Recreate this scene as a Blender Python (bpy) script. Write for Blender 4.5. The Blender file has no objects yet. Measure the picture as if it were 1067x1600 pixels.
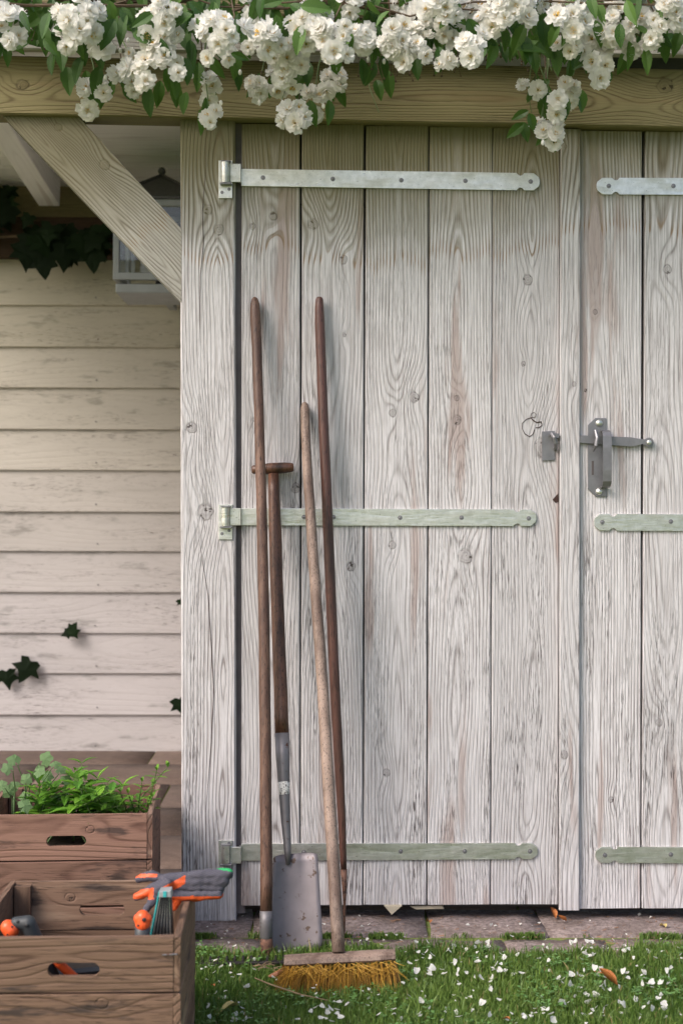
import bpy, bmesh, math, random
import numpy as np
from mathutils import Vector, Matrix, noise as mnoise
R = random.Random(7)
PI = math.pi
scene = bpy.context.scene
COL = scene.collection

# ------------------------------------------------------------------ camera, world, sun, exposure
F = 2200.0                      # focal length in photograph pixels (1067 wide)
CAM = Vector((0.0, -3.385, 0.985))
YAW, ROLL = 0.014, 0.0045
fw = Vector((math.sin(YAW), math.cos(YAW), 0))
rt0 = Vector((math.cos(YAW), -math.sin(YAW), 0)); up0 = Vector((0, 0, 1))
rt = rt0 * math.cos(ROLL) + up0 * math.sin(ROLL)
up = -rt0 * math.sin(ROLL) + up0 * math.cos(ROLL)
cam = bpy.data.cameras.new('camera'); camo = bpy.data.objects.new('camera', cam); COL.objects.link(camo)
m3 = Matrix((rt, up, -fw)).transposed()
camo.matrix_world = Matrix.Translation(CAM) @ m3.to_4x4()
cam.sensor_fit = 'HORIZONTAL'; cam.sensor_width = 24.0; cam.lens = 24.0 * F / 1067
cam.clip_end = 500; cam.clip_start = 0.05
cam.dof.use_dof = True; cam.dof.focus_distance = 3.3; cam.dof.aperture_fstop = 5.0
scene.camera = camo

SUN_EL, SUN_AZ = math.radians(42), math.radians(232)   # azimuth clockwise from +Y
world = bpy.data.worlds.new("World"); scene.world = world; world.use_nodes = True
wn = world.node_tree.nodes; wl = world.node_tree.links
sky = wn.new('ShaderNodeTexSky'); sky.sky_type = 'NISHITA'; sky.sun_disc = False
sky.sun_elevation = SUN_EL; sky.sun_rotation = SUN_AZ
sky.air_density = 1.0; sky.dust_density = 4.0; sky.ozone_density = 0.6
bg = wn['Background']; bg.inputs['Strength'].default_value = 0.15
wl.new(sky.outputs[0], bg.inputs['Color'])
sun = bpy.data.lights.new('sun', 'SUN'); sun.energy = 1.5; sun.angle = math.radians(25); sun.color = (1.0, 0.955, 0.935)
suno = bpy.data.objects.new('sun', sun); COL.objects.link(suno)
sd = Vector((math.sin(SUN_AZ) * math.cos(SUN_EL), math.cos(SUN_AZ) * math.cos(SUN_EL), math.sin(SUN_EL)))
suno.rotation_euler = sd.to_track_quat('Z', 'Y').to_euler()
vs = scene.view_settings
vs.view_transform = 'Standard'; vs.look = 'None'; vs.gamma = 1.0; vs.use_curve_mapping = False
vs.exposure = 0.5

# ------------------------------------------------------------------ pixel ray -> place
def ray(px, py):
    return fw + rt * ((px - 533.5) / F) - up * ((py - 800) / F)
def at(px, py, y):
    d = ray(px, py); return CAM + d * ((y - CAM.y) / d.y)
def atz(px, py, z=0.0):
    d = ray(px, py); return CAM + d * ((z - CAM.z) / d.z)

# ------------------------------------------------------------------ object helpers
def tag(o, label=None, cat=None, group=None, kind=None):
    if label: o['label'] = label
    if cat: o['category'] = cat
    if group: o['group'] = group
    if kind: o['kind'] = kind
    return o
def link(name, me, mat=None, parent=None, loc=(0, 0, 0), rot=None, smooth=False):
    o = bpy.data.objects.new(name, me); COL.objects.link(o)
    if mat is not None and me is not None and not me.materials: me.materials.append(mat)
    o.location = loc
    if rot is not None:
        o.rotation_mode = 'QUATERNION' if hasattr(rot, 'w') else 'XYZ'
        if hasattr(rot, 'w'): o.rotation_quaternion = rot
        else: o.rotation_euler = rot
    if parent: o.parent = parent
    if smooth and me is not None:
        me.polygons.foreach_set('use_smooth', [True] * len(me.polygons))
    return o
def thing(name, label, cat, loc=(0, 0, 0), group=None, kind=None, rotz=0):
    o = bpy.data.objects.new(name, None); COL.objects.link(o); o.location = loc
    o.rotation_euler = (0, 0, rotz); o.empty_display_size = 0.05
    return tag(o, label, cat, group, kind)
def mesh_bm(bm, name='mesh'):
    me = bpy.data.meshes.new(name); bmesh.ops.recalc_face_normals(bm, faces=bm.faces[:]); bm.to_mesh(me); bm.free(); return me
def mesh_py(v, f, name='mesh'):
    me = bpy.data.meshes.new(name); me.from_pydata([tuple(a) for a in v], [], f); me.update(); return me

def bm_box(bm, c, s, bev=0.0, rot=None):
    r = bmesh.ops.create_cube(bm, size=1.0)
    vv = r['verts']
    for v in vv: v.co = Vector((v.co.x * s[0], v.co.y * s[1], v.co.z * s[2]))
    if bev > 0:
        ed = list({e for v in vv for e in v.link_edges})
        rr = bmesh.ops.bevel(bm, geom=ed, offset=bev, segments=1, affect='EDGES', profile=0.5)
        vv = list({v for f in rr['faces'] for v in f.verts} | {v for v in vv if v.is_valid})
    for v in vv:
        if rot is not None: v.co = rot @ v.co
        v.co += Vector(c)
    return vv
def bm_prism(bm, pts, y0, y1, bev=0.0):
    """polygon in XZ extruded from y0 (front) to y1 (back)"""
    a = [bm.verts.new((p[0], y0, p[1])) for p in pts]; b = [bm.verts.new((p[0], y1, p[1])) for p in pts]
    n = len(pts); fr = bm.faces.new(a); bm.faces.new(b[::-1])
    for i in range(n): bm.faces.new((a[i], b[i], b[(i + 1) % n], a[(i + 1) % n]))
    if bev > 0:
        bmesh.ops.bevel(bm, geom=list(fr.edges), offset=bev, segments=2, affect='EDGES', profile=0.6)
def tube(bm, pts, rad, n=10, caps=True, squash=None):
    pts = [Vector(p) for p in pts]; rings = []
    prev = None
    for i, p in enumerate(pts):
        t = (pts[min(i + 1, len(pts) - 1)] - pts[max(i - 1, 0)]).normalized()
        if prev is None:
            a = Vector((1, 0, 0)) if abs(t.x) < 0.9 else Vector((0, 1, 0))
            u = (a - t * a.dot(t)).normalized()
        else: u = (prev - t * prev.dot(t)).normalized()
        prev = u; w = t.cross(u); r = rad[i] if hasattr(rad, '__len__') else rad
        sq = squash if squash else 1
        rings.append([bm.verts.new(p + u * (r * math.cos(2 * PI * k / n)) + w * (r * sq * math.sin(2 * PI * k / n))) for k in range(n)])
    for i in range(len(rings) - 1):
        for k in range(n): bm.faces.new((rings[i][k], rings[i][(k + 1) % n], rings[i + 1][(k + 1) % n], rings[i + 1][k]))
    if caps:
        bm.faces.new(rings[0][::-1]); bm.faces.new(rings[-1])
def dome(bm, c, axis, r, h, n=10, rings=3):
    axis = Vector(axis).normalized(); a = Vector((1, 0, 0)) if abs(axis.x) < .9 else Vector((0, 1, 0))
    u = (a - axis * a.dot(axis)).normalized(); w = axis.cross(u); R_ = []
    for j in range(rings):
        th = j / rings * PI / 2
        R_.append([bm.verts.new(Vector(c) + axis * (h * math.sin(th)) + (u * math.cos(2 * PI * k / n) + w * math.sin(2 * PI * k / n)) * (r * math.cos(th))) for k in range(n)])
    top = bm.verts.new(Vector(c) + axis * h)
    for j in range(rings - 1):
        for k in range(n): bm.faces.new((R_[j][k], R_[j][(k + 1) % n], R_[j + 1][(k + 1) % n], R_[j + 1][k]))
    for k in range(n): bm.faces.new((R_[-1][k], R_[-1][(k + 1) % n], top))

# ------------------------------------------------------------------ node helpers
class G:
    def __init__(s, name):
        s.m = bpy.data.materials.new(name); s.m.use_nodes = True
        s.t = s.m.node_tree; s.n = s.t.nodes; s.l = s.t.links
        s.b = s.n['Principled BSDF']; s.out = s.n['Material Output']
    def put(s, sock, v):
        if isinstance(v, (int, float)):
            try: sock.default_value = v
            except Exception: sock.default_value = (v,) * 3
        elif isinstance(v, (tuple, list)):
            sock.default_value = tuple(v) if len(sock.default_value) == len(v) else (*v, 1.0)[:len(sock.default_value)]
        else: s.l.new(v, sock)
    def math(s, op, a, b=0.0, c=None, clamp=False):
        n = s.n.new('ShaderNodeMath'); n.operation = op; n.use_clamp = clamp
        s.put(n.inputs[0], a); s.put(n.inputs[1], b)
        if c is not None: s.put(n.inputs[2], c)
        return n.outputs[0]
    def add(s, a, b): return s.math('ADD', a, b)
    def sub(s, a, b): return s.math('SUBTRACT', a, b)
    def mul(s, a, b): return s.math('MULTIPLY', a, b)
    def mx(s, a, b): return s.math('MAXIMUM', a, b)
    def step(s, v, lo, hi):           # smooth 0..1
        n = s.n.new('ShaderNodeMapRange'); n.interpolation_type = 'SMOOTHSTEP'
        s.put(n.inputs['Value'], v); s.put(n.inputs['From Min'], lo); s.put(n.inputs['From Max'], hi); return n.outputs[0]
    def lin(s, v, lo, hi, a, b):
        n = s.n.new('ShaderNodeMapRange'); s.put(n.inputs[0], v); s.put(n.inputs[1], lo); s.put(n.inputs[2], hi); s.put(n.inputs[3], a); s.put(n.inputs[4], b); return n.outputs[0]
    def gauss(s, d2): return s.math('EXPONENT', s.mul(d2, -1.0))
    def xyz(s, v):
        n = s.n.new('ShaderNodeSeparateXYZ'); s.put(n.inputs[0], v); return n.outputs
    def vec(s, x=0., y=0., z=0.):
        n = s.n.new('ShaderNodeCombineXYZ'); s.put(n.inputs[0], x); s.put(n.inputs[1], y); s.put(n.inputs[2], z); return n.outputs[0]
    def scl(s, v, k, off=None):
        n = s.n.new('ShaderNodeVectorMath'); n.operation = 'MULTIPLY_ADD'; s.put(n.inputs[0], v); s.put(n.inputs[1], k); s.put(n.inputs[2], off if off is not None else (0., 0., 0.)); return n.outputs[0]
    def noise(s, v, scale=1.0, detail=2.0, rough=0.5, dist=0.0):
        n = s.n.new('ShaderNodeTexNoise'); s.put(n.inputs['Vector'], v); n.inputs['Scale'].default_value = scale
        n.inputs['Detail'].default_value = detail; n.inputs['Roughness'].default_value = rough; n.inputs['Distortion'].default_value = dist
        return n.outputs[0]
    def mix(s, f, a, b, mode='MIX'):
        n = s.n.new('ShaderNodeMix'); n.data_type = 'RGBA'; n.blend_type = mode
        s.put(n.inputs[0], f); s.put(n.inputs[6], a); s.put(n.inputs[7], b); return n.outputs[2]
    def attr(s, name, kind='OBJECT'):
        n = s.n.new('ShaderNodeAttribute'); n.attribute_type = kind; n.attribute_name = name; return n
    def obj(s):
        return s.n.new('ShaderNodeTexCoord').outputs['Object']
    def rnd(s): return s.n.new('ShaderNodeObjectInfo').outputs['Random']
    def bump(s, h, dist=0.001, strength=1.0):
        n = s.n.new('ShaderNodeBump'); n.inputs['Distance'].default_value = dist; n.inputs['Strength'].default_value = strength
        s.put(n.inputs['Height'], h); s.l.new(n.outputs[0], s.b.inputs['Normal']); return n
    def col(s, c): s.put(s.b.inputs['Base Color'], c)
    def set(s, **k):
        for a, v in k.items(): s.put(s.b.inputs[a.replace('_', ' ')], v)
        return s

def wood(name, base, ring, bare, dark, freq=105., wear=(0.42, 0.62), bare_t=(0.60, 0.70), dash=0.6, dash_t=0.66,
         stain=None, knots=4, bump=0.0012, rough=0.75, fine=0.25, tone=0.12, blotch=None, ringw=0.75, fines=(420., 420., 9.), ko=1.0, light_age=None):
    g = G(name); P = g.obj(); x, y, z = g.xyz(P)
    pi = g.attr('pith'); cx, cd, sd_ = g.xyz(pi.outputs['Vector'])
    so = g.mul(sd_, 13.7)
    Q = g.scl(P, (1., 1., 1.), g.vec(so, so, so))
    d1 = g.sub(g.noise(g.vec(so, 0., g.mul(z, 0.9)), 1.0, 1.0), 0.5)
    d2 = g.sub(g.noise(g.vec(g.add(so, 31.), 0., g.mul(z, 1.3)), 1.0, 1.5), 0.5)
    u = g.sub(g.sub(x, cx), g.mul(d1, 0.07))
    v = g.add(g.add(y, cd), g.mul(d2, 0.17))
    r = g.math('SQRT', g.add(g.mul(u, u), g.mul(v, v)))
    r = g.add(r, g.mul(g.noise(g.scl(Q, (11., 11., 1.3)), 1.0, 3.0, 0.55), 0.011))
    kin = kout = kcr = kcon = None
    for i in range(knots):
        kx, kz, kr = g.xyz(g.attr('k%d' % (i + 1)).outputs['Vector'])
        dx = g.sub(x, kx); dz = g.sub(z, kz)
        a = g.math('DIVIDE', dx, kr); b = g.math('DIVIDE', dz, kr)
        a2 = g.mul(a, a); b2 = g.mul(b, b)
        e = g.gauss(g.add(g.mul(a2, 0.16), g.mul(b2, 0.026)))
        r = g.add(r, g.mul(g.mul(e, kr), 1.9))
        d = g.math('SQRT', g.add(a2, g.mul(b2, 0.75)))
        d = g.add(d, g.mul(g.sub(g.noise(g.scl(Q, (75., 75., 75.)), 1.0, 1.0), 0.5), 0.6))
        i_ = g.sub(1.0, g.step(d, 0.85, 1.1))
        dd = g.mul(g.sub(d, 1.0), 6.0); o_ = g.gauss(g.mul(dd, dd))
        nw = g.noise(g.scl(Q, (90., 90., 90.)), 1.0, 2.0, 0.6)
        cr = g.mul(g.step(nw, 0.60, 0.66), i_)
        con = g.mul(i_, g.add(0.5, g.mul(g.math('SINE', g.mul(d, 15.)), 0.5)))
        if kin is None: kin, kout, kcr, kcon = i_, o_, cr, con
        else: kin, kout, kcr, kcon = g.mx(kin, i_), g.mx(kout, o_), g.mx(kcr, cr), g.mx(kcon, con)
    s_ = g.add(0.5, g.mul(g.math('SINE', g.mul(r, freq * 2 * PI)), 0.5))
    ringv = g.math('POWER', s_, 5.0)
    if kin is not None: ringv = g.mul(ringv, g.sub(1.0, kin))
    n_fine = g.noise(g.scl(Q, fines), 1.0, 3.0, 0.6)
    n_big = g.noise(g.scl(Q, (7., 7., 1.6)), 1.0, 3.0, 0.6)
    n_br = g.noise(g.scl(Q, (60., 60., 9.)), 1.0, 4.0, 0.65)
    worn = g.step(n_big, wear[0], wear[1])
    n_pat = g.noise(g.scl(Q, (18., 18., 3.2), (11., 0., 5.)), 1.0, 3.0, 0.6)
    rf = g.mul(g.mul(ringv, g.add(0.30, g.mul(worn, 0.70))), g.lin(n_br, 0.32, 0.62, 0.10, 1.15))
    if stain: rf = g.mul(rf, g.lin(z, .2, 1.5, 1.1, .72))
    rf = g.mul(rf, g.lin(n_pat, 0.35, 0.65, 0.35, 1.25)); rf = g.math('MINIMUM', g.add(rf, g.mul(s_, g.lin(n_pat, .35, .65, .05, .22))), 1.0)
    c = g.mix(g.mul(g.step(n_fine, 0.35, 0.75), fine), base, ring)
    c = g.mix(g.mul(rf, ringw), c, ring)
    # bare patches follow the grain
    nb = g.noise(g.scl(Q, (16., 16., 1.1), (3.1, 0., 9.)), 1.0, 3.0, 0.55)
    bm_ = g.mul(g.step(g.add(nb, g.mul(g.sub(n_br, 0.5), 0.10)), bare_t[0], bare_t[1]), 0.8)
    c = g.mix(bm_, c, bare)
    # dark flecks along the grain
    nd = g.noise(g.scl(Q, (620., 620., 26.)), 1.0, 2.0, 0.6)
    dmask = g.step(g.noise(g.scl(Q, (22., 22., 2.6), (7., 0., 1.)), 1.0, 3.0, 0.6), 0.42, 0.68)
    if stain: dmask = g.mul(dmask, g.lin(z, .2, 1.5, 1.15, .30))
    df = g.mul(g.step(nd, dash_t - 0.08, dash_t + 0.03), g.mul(g.add(0.15, dmask), dash))
    c = g.mix(df, c, dark)
    if blotch:
        nb2 = g.noise(g.scl(Q, blotch[1]), 1.0, 4.0, 0.6)
        c = g.mix(g.mul(g.step(nb2, blotch[2], blotch[3]), blotch[4]), c, blotch[0])
    if kin is not None:
        c = g.mix(g.mul(kin, 0.28 * ko), c, ring); c = g.mix(g.mul(kcon, 0.22 * ko), c, dark)
        c = g.mix(g.mul(g.mul(kout, g.step(n_br, .35, .6)), 0.45 * ko), c, dark); c = g.mix(g.mul(kcr, 0.85), c, dark)
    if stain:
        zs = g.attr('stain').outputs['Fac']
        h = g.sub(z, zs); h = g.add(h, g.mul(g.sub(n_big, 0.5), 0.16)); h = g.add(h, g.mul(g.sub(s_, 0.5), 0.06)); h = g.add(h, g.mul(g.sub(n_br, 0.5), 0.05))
        m_ = g.add(g.mul(g.step(h, -0.015, 0.02), 0.30), g.mul(g.step(h, -0.02, 0.24), 0.70))  # olive stain deepening upward; shade of the roses is painted into it too
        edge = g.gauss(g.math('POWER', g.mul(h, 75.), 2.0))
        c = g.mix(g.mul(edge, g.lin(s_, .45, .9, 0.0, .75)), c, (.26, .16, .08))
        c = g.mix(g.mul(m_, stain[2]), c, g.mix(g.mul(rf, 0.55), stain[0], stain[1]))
    if light_age is not None: c = g.mix(g.attr('light_age').outputs['Fac'], c, g.mix(1.0, c, light_age, 'MULTIPLY'))
    # per board tone
    tn = g.lin(sd_, 0.0, 10.0, 1.0 - tone, 1.0 + tone)
    tn = g.mul(tn, g.lin(n_big, 0.2, 0.8, 0.93, 1.07))
    c = g.mix(1.0, c, g.vec(tn, tn, tn), 'MULTIPLY')
    g.col(c); g.set(Roughness=rough); g.b.inputs['Specular IOR Level'].default_value = 0.25
    h = g.add(g.mul(ringv, -0.55), g.mul(n_fine, 0.35)); h = g.sub(h, g.mul(df, 0.7)); h = g.add(h, g.mul(n_br, 0.25))
    if kin is not None: h = g.sub(h, g.add(g.mul(kout, 0.6), kcr))
    g.bump(h, bump)
    return g.m

def simple(name, c, rough=0.6, metal=0.0, nscale=60., var=0.25, bump=0.0003, spec=0.5, c2=None, nthr=None):
    g = G(name); P = g.obj(); n = g.noise(P, nscale, 4.0, 0.6); n2 = g.noise(P, nscale * 0.22, 3.0, 0.6)
    cc = g.mix(g.lin(n2, 0.3, 0.7, 0., 1.), tuple(a * (1 - var) for a in c), tuple(min(1, a * (1 + var)) for a in c))
    if c2 is not None: cc = g.mix(g.step(n, nthr[0], nthr[1]), cc, c2)
    g.col(cc); g.set(Metallic=metal); g.put(g.b.inputs['Roughness'], g.lin(n, 0.3, 0.7, rough * 0.85, min(1, rough * 1.15)))
    g.b.inputs['Specular IOR Level'].default_value = spec
    g.bump(n, bump); return g.m

M = {}
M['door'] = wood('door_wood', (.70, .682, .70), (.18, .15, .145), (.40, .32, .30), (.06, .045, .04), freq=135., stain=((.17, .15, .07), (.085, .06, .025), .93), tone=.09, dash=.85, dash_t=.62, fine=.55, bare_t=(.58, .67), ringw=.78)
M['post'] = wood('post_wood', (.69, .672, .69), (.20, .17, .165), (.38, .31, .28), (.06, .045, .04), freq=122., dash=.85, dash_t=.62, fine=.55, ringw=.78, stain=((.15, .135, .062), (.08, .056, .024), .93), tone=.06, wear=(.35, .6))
M['brace'] = wood('brace_wood', (.47, .445, .40), (.15, .125, .10), (.36, .30, .24), (.07, .05, .04), freq=150., stain=((.17, .15, .08), (.09, .065, .03), .8), tone=.06, wear=(.3, .5))
M['beam'] = wood('beam_wood', (.24, .205, .105), (.10, .072, .034), (.235, .175, .09), (.03, .022, .012), freq=190., tone=.08, wear=(.3, .5), dash=.5)
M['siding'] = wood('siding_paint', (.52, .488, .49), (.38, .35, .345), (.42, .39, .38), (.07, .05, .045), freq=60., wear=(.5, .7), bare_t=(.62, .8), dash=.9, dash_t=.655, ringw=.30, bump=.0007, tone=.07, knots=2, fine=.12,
                   blotch=((.20, .19, .18), (20., 20., 6.), .58, .72, .55), rough=.6, fines=(120., 120., 5.), light_age=(.95, .93, .74))
M['ceiling'] = wood('ceiling_paint', (.86, .84, .82), (.52, .48, .46), (.6, .55, .52), (.3, .25, .23), freq=60., ringw=.3, bump=.0004, tone=.03, knots=0, dash=.1, fine=.1)
M['plate'] = wood('dark_timber', (.055, .032, .018), (.03, .018, .01), (.14, .06, .03), (.01, .008, .006), freq=110., tone=.1, knots=0)
M['crate'] = wood('crate_wood', (.265, .15, .112), (.10, .048, .036), (.36, .235, .18), (.035, .022, .02), freq=95., wear=(.3, .6), tone=.2, dash=.6, dash_t=.64, ringw=.7, bump=.0016, knots=2, ko=.45,
                  blotch=((.05, .035, .032), (34., 34., 7.), .56, .70, .85))
M['crate2'] = wood('crate_front_wood', (.225, .14, .096), (.085, .047, .032), (.36, .25, .175), (.035, .024, .02), freq=85., wear=(.3, .6), tone=.2, dash=.6, dash_t=.64, ringw=.7, bump=.0016, knots=2, ko=.45,
                  blotch=((.045, .035, .032), (36., 36., 6.0), .54, .68, .88))
def handle(name, a, b, d, rough=.5):
    g = G(name); P = g.obj()
    n = g.noise(g.scl(P, (160., 160., 5.)), 1., 4., .6); n2 = g.noise(g.scl(P, (20., 20., 3.)), 1., 3., .6); n3 = g.noise(g.scl(P, (500., 500., 30.)), 1., 2., .5)
    n4 = g.noise(g.scl(P, (9., 9., 1.6)), 1., 3., .6); c = g.mix(g.step(n, .35, .68), a, b); c = g.mix(g.mul(g.step(n2, .45, .66), .85), c, d); c = g.mix(g.mul(g.step(n4, .5, .68), .6), c, tuple(min(1, k * 1.55) for k in a))
    c = g.mix(g.mul(g.step(n3, .58, .66), .8), c, tuple(k * .3 for k in d))
    g.col(c); g.set(Roughness=rough); g.bump(g.add(n, n3), .0006); return g.m
M['h_rake'] = handle('rake_handle_wood', (.17, .095, .065), (.10, .048, .032), (.07, .035, .025))
M['h_spade'] = handle('spade_shaft_wood', (.15, .068, .04), (.09, .038, .022), (.035, .018, .012), .42)
M['h_broom'] = handle('broom_handle_wood', (.27, .195, .155), (.165, .11, .085), (.13, .08, .06), .6)
M['h_dark'] = handle('dark_handle_wood', (.115, .05, .038), (.07, .03, .023), (.04, .02, .016), .38)
def galvmat():
    g = G('galvanised_steel'); P = g.obj()
    n = g.noise(P, 55., 4., .6); br_ = g.noise(g.scl(P, (14., 14., 900.)), 1., 3., .6); sp_ = g.noise(g.scl(P, (1., 1., 1.)), 260., 2., .5); lo = g.noise(g.scl(P, (9., 9., 40.)), 1., 3., .6)
    c = g.mix(g.lin(n, .3, .7, 0., 1.), (.66, .67, .62), (.88, .88, .84)); c = g.mix(g.mul(g.step(sp_, .66, .72), .7), c, (.16, .14, .11)); c = g.mix(g.mul(g.step(lo, .5, .7), .35), c, (.42, .42, .34))
    g.col(c); g.set(Metallic=.9); g.put(g.b.inputs['Roughness'], g.lin(lo, .3, .7, .24, .50)); g.bump(g.add(g.mul(br_, .5), g.add(n, g.mul(lo, 2.))), .0006); return g.m
M['galv'] = galvmat()
M['zinc'] = simple('dull_zinc_steel', (.26, .255, .27), .5, .75, 120., .15, .0003)
M['steel'] = simple('old_steel', (.20, .19, .20), .55, .55, 60., .2, .0004, c2=(.10, .045, .03), nthr=(.60, .68))
M['blade'] = simple('spade_blade_steel', (.235, .21, .225), .5, .5, 45., .18, .0004, c2=(.11, .075, .06), nthr=(.60, .66))
M['rust'] = simple('rusty_iron', (.19, .095, .065), .75, .2, 90., .35, .0006, c2=(.08, .045, .035), nthr=(.5, .6))
M['iron'] = simple('black_iron', (.035, .03, .03), .6, .5, 90., .3, .0004)
M['black'] = simple('black_plastic', (.022, .024, .027), .38, 0., 60., .15, .0001)
M['charcoal'] = simple('charcoal_grip', (.045, .05, .055), .5, 0., 200., .1, .0002)
M['orange'] = simple('orange_plastic', (.88, .12, .03), .38, 0., 60., .06, .0001)
M['teal'] = simple('turquoise_plastic', (.05, .42, .42), .4, 0., 60., .1, .0001)
M['white'] = simple('white_paint', (.78, .77, .74), .5, 0., 60., .06, .0001)
M['lantern'] = simple('lantern_grey_paint', (.34, .36, .37), .45, .1, 60., .1, .0002)
M['lead'] = simple('lantern_lead_roof', (.10, .10, .10), .5, .3, 50., .15, .0003)
M['soil'] = simple('potting_soil', (.035, .024, .018), .95, 0., 90., .5, .004)
M['twig'] = simple('dry_twig', (.25, .17, .10), .8, 0., 90., .3, .0004)
M['wedge'] = simple('pale_wedge', (.50, .44, .33), .7, 0., 40., .1, .0003)
M['crack'] = simple('knot_crack', (.05, .025, .02), .9)
M['peg'] = simple('brown_peg', (.24, .10, .05), .7, 0., 60., .3, .0004)
M['gap'] = simple('shaded_batten', (.10, .085, .085), .8, 0., 40., .2, .0004)
g = G('glass_pane'); g.set(Roughness=0.02); g.b.inputs['Transmission Weight'].default_value = 1.0; g.b.inputs['IOR'].default_value = 1.45; g.col((.95, .97, .96)); M['glass'] = g.m

def leafmat(name, c1, c2, rough=.4, trans=.25, veins=0.5):
    g = G(name); P = g.obj(); r = g.rnd()
    n = g.noise(g.scl(P, (1., 1., 1.)), 45., 3., .5)
    f = g.math('FRACT', g.add(g.mul(r, 7.3), g.mul(n, .45)))
    c = g.mix(f, c1, c2)
    g.col(c); g.set(Roughness=rough)
    if name == 'ivy_leaf': g.b.inputs['Specular IOR Level'].default_value = .12
    tr = g.n.new('ShaderNodeBsdfTranslucent'); g.l.new(c, tr.inputs[0])
    mx = g.n.new('ShaderNodeMixShader'); mx.inputs[0].default_value = trans
    g.l.new(g.b.outputs[0], mx.inputs[1]); g.l.new(tr.outputs[0], mx.inputs[2]); g.l.new(mx.outputs[0], g.out.inputs[0])
    g.bump(g.noise(P, 260., 2., .5), .0004)
    return g.m
M['roseleaf'] = leafmat('rose_leaf', (.035, .10, .018), (.12, .235, .04), .32, .32)
M['herb'] = leafmat('herb_leaf', (.08, .24, .025), (.24, .47, .05), .45, .3)
M['herb2'] = leafmat('dull_green_leaf', (.12, .21, .08), (.19, .30, .13), .7, .2)
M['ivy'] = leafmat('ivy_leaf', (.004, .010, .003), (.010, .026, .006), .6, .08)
M['stem'] = simple('green_stem', (.10, .16, .04), .6, 0., 60., .2)
M['stemb'] = simple('brown_stem', (.10, .065, .035), .7, 0., 60., .3)
M['petal'] = leafmat('white_petal', (.93, .915, .86), (.95, .945, .92), .6, .45)
M['stamen'] = simple('yellow_stamens', (.80, .52, .10), .7, 0., 200., .3)
M['dryleaf'] = simple('dry_orange_leaf', (.48, .17, .05), .6, 0., 60., .3)
M['yleaf'] = simple('yellowed_leaf', (.58, .46, .17), .6, 0., 60., .2)

def setw(o, w=0.1, knots=(), stain=None, seed=None, cx=None, cd=None):
    sd_ = R.uniform(0, 10) if seed is None else seed
    o['pith'] = (R.uniform(-.3, .3) * w if cx is None else cx, R.uniform(.02, .07) if cd is None else cd, sd_)
    for i in range(4): o['k%d' % (i + 1)] = tuple(map(float, knots[i])) if i < len(knots) else (9., 9., .01)
    if stain is not None: o['stain'] = float(stain)
    return o
def board_mesh(w, t, L, ch=.002, seg=3, wob=.0006):
    """local X width, Y thickness (front -t/2), Z length from 0"""
    hx, hy = w / 2, t / 2; c = ch
    prof = [(-hx + c, -hy), (hx - c, -hy), (hx, -hy + c), (hx, hy), (-hx, hy), (-hx, -hy + c)]
    vs_, fs = [], []; n = len(prof)
    for i in range(seg + 1):
        for (a, b) in prof:
            vs_.append((a + R.uniform(-wob, wob), b + R.uniform(-wob, wob) * .5, L * i / seg + (R.uniform(-wob, wob) * 2 if i in (0, seg) else 0)))
    for i in range(seg):
        for k in range(n):
            k2 = (k + 1) % n; fs.append((i * n + k, i * n + k2, (i + 1) * n + k2, (i + 1) * n + k))
    fs.append(tuple(range(n))[::-1]); fs.append(tuple(range(seg * n, seg * n + n)))
    return mesh_py(vs_, fs)
def board(name, p0, p1, w, t, mat, parent=None, face=Vector((0, -1, 0)), **kw):
    """board whose FRONT face centre line runs p0 -> p1; 'face' is the direction the front looks"""
    p0, p1 = Vector(p0), Vector(p1); L = (p1 - p0).length; z = (p1 - p0).normalized()
    fy = (-face); fy = (fy - z * fy.dot(z)).normalized(); x = fy.cross(z)
    q = Matrix((x, fy, z)).transposed().to_quaternion()
    ks = kw.pop('knots', None)
    ch = kw.pop('ch', .002); seg = kw.pop('seg', 3); wob = kw.pop('wob', .0006)
    o = link(name, board_mesh(w, t, L, ch, seg, wob), mat, None, p0 + fy * (t / 2), q)
    if ks is None: ks = [(R.uniform(-.4, .4) * w, R.uniform(.05, .95) * L, R.uniform(.005, .011)) for _ in range(2)]
    setw(o, w, ks, **kw)
    if parent: o.parent = parent; o.matrix_parent_inverse = parent.matrix_basis.inverted()
    return o
def adopt(o, parent):
    o.parent = parent; o.matrix_parent_inverse = parent.matrix_basis.inverted(); return o
def put(name, bm, mat, parent=None, smooth=False, origin=None):
    """bm in world coordinates"""
    me = mesh_bm(bm, name)
    o = link(name, me, mat, None, smooth=smooth)
    if origin is not None:
        me.transform(Matrix.Translation(-Vector(origin))); o.location = origin
    if parent:
        bpy_parent = parent
        o.parent = parent; w = world_of(parent); o.matrix_parent_inverse = w.inverted()
    return o
def world_of(o):
    m = o.matrix_basis.copy()
    if o.parent: m = world_of(o.parent) @ o.matrix_parent_inverse @ m
    return m

# ================================================================== GROUND
def soilmat():
    g = G('ground_soil'); P = g.obj(); n = g.noise(P, 9., 5., .65); n2 = g.noise(P, 60., 4., .6)
    c = g.mix(g.step(n, .4, .65), (.17, .22, .05), (.16, .19, .06)); c = g.mix(g.mul(n2, .5), c, (.12, .17, .035))
    g.col(c); g.set(Roughness=.95); g.bump(n2, .01); return g.m
bm = bmesh.new(); n = 40
grid = bmesh.ops.create_grid(bm, x_segments=2, y_segments=2, size=150)
for v in bm.verts: v.co.z = -0.006
tag(put('lawn_ground', bm, soilmat()), None, None, kind='structure')

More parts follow.
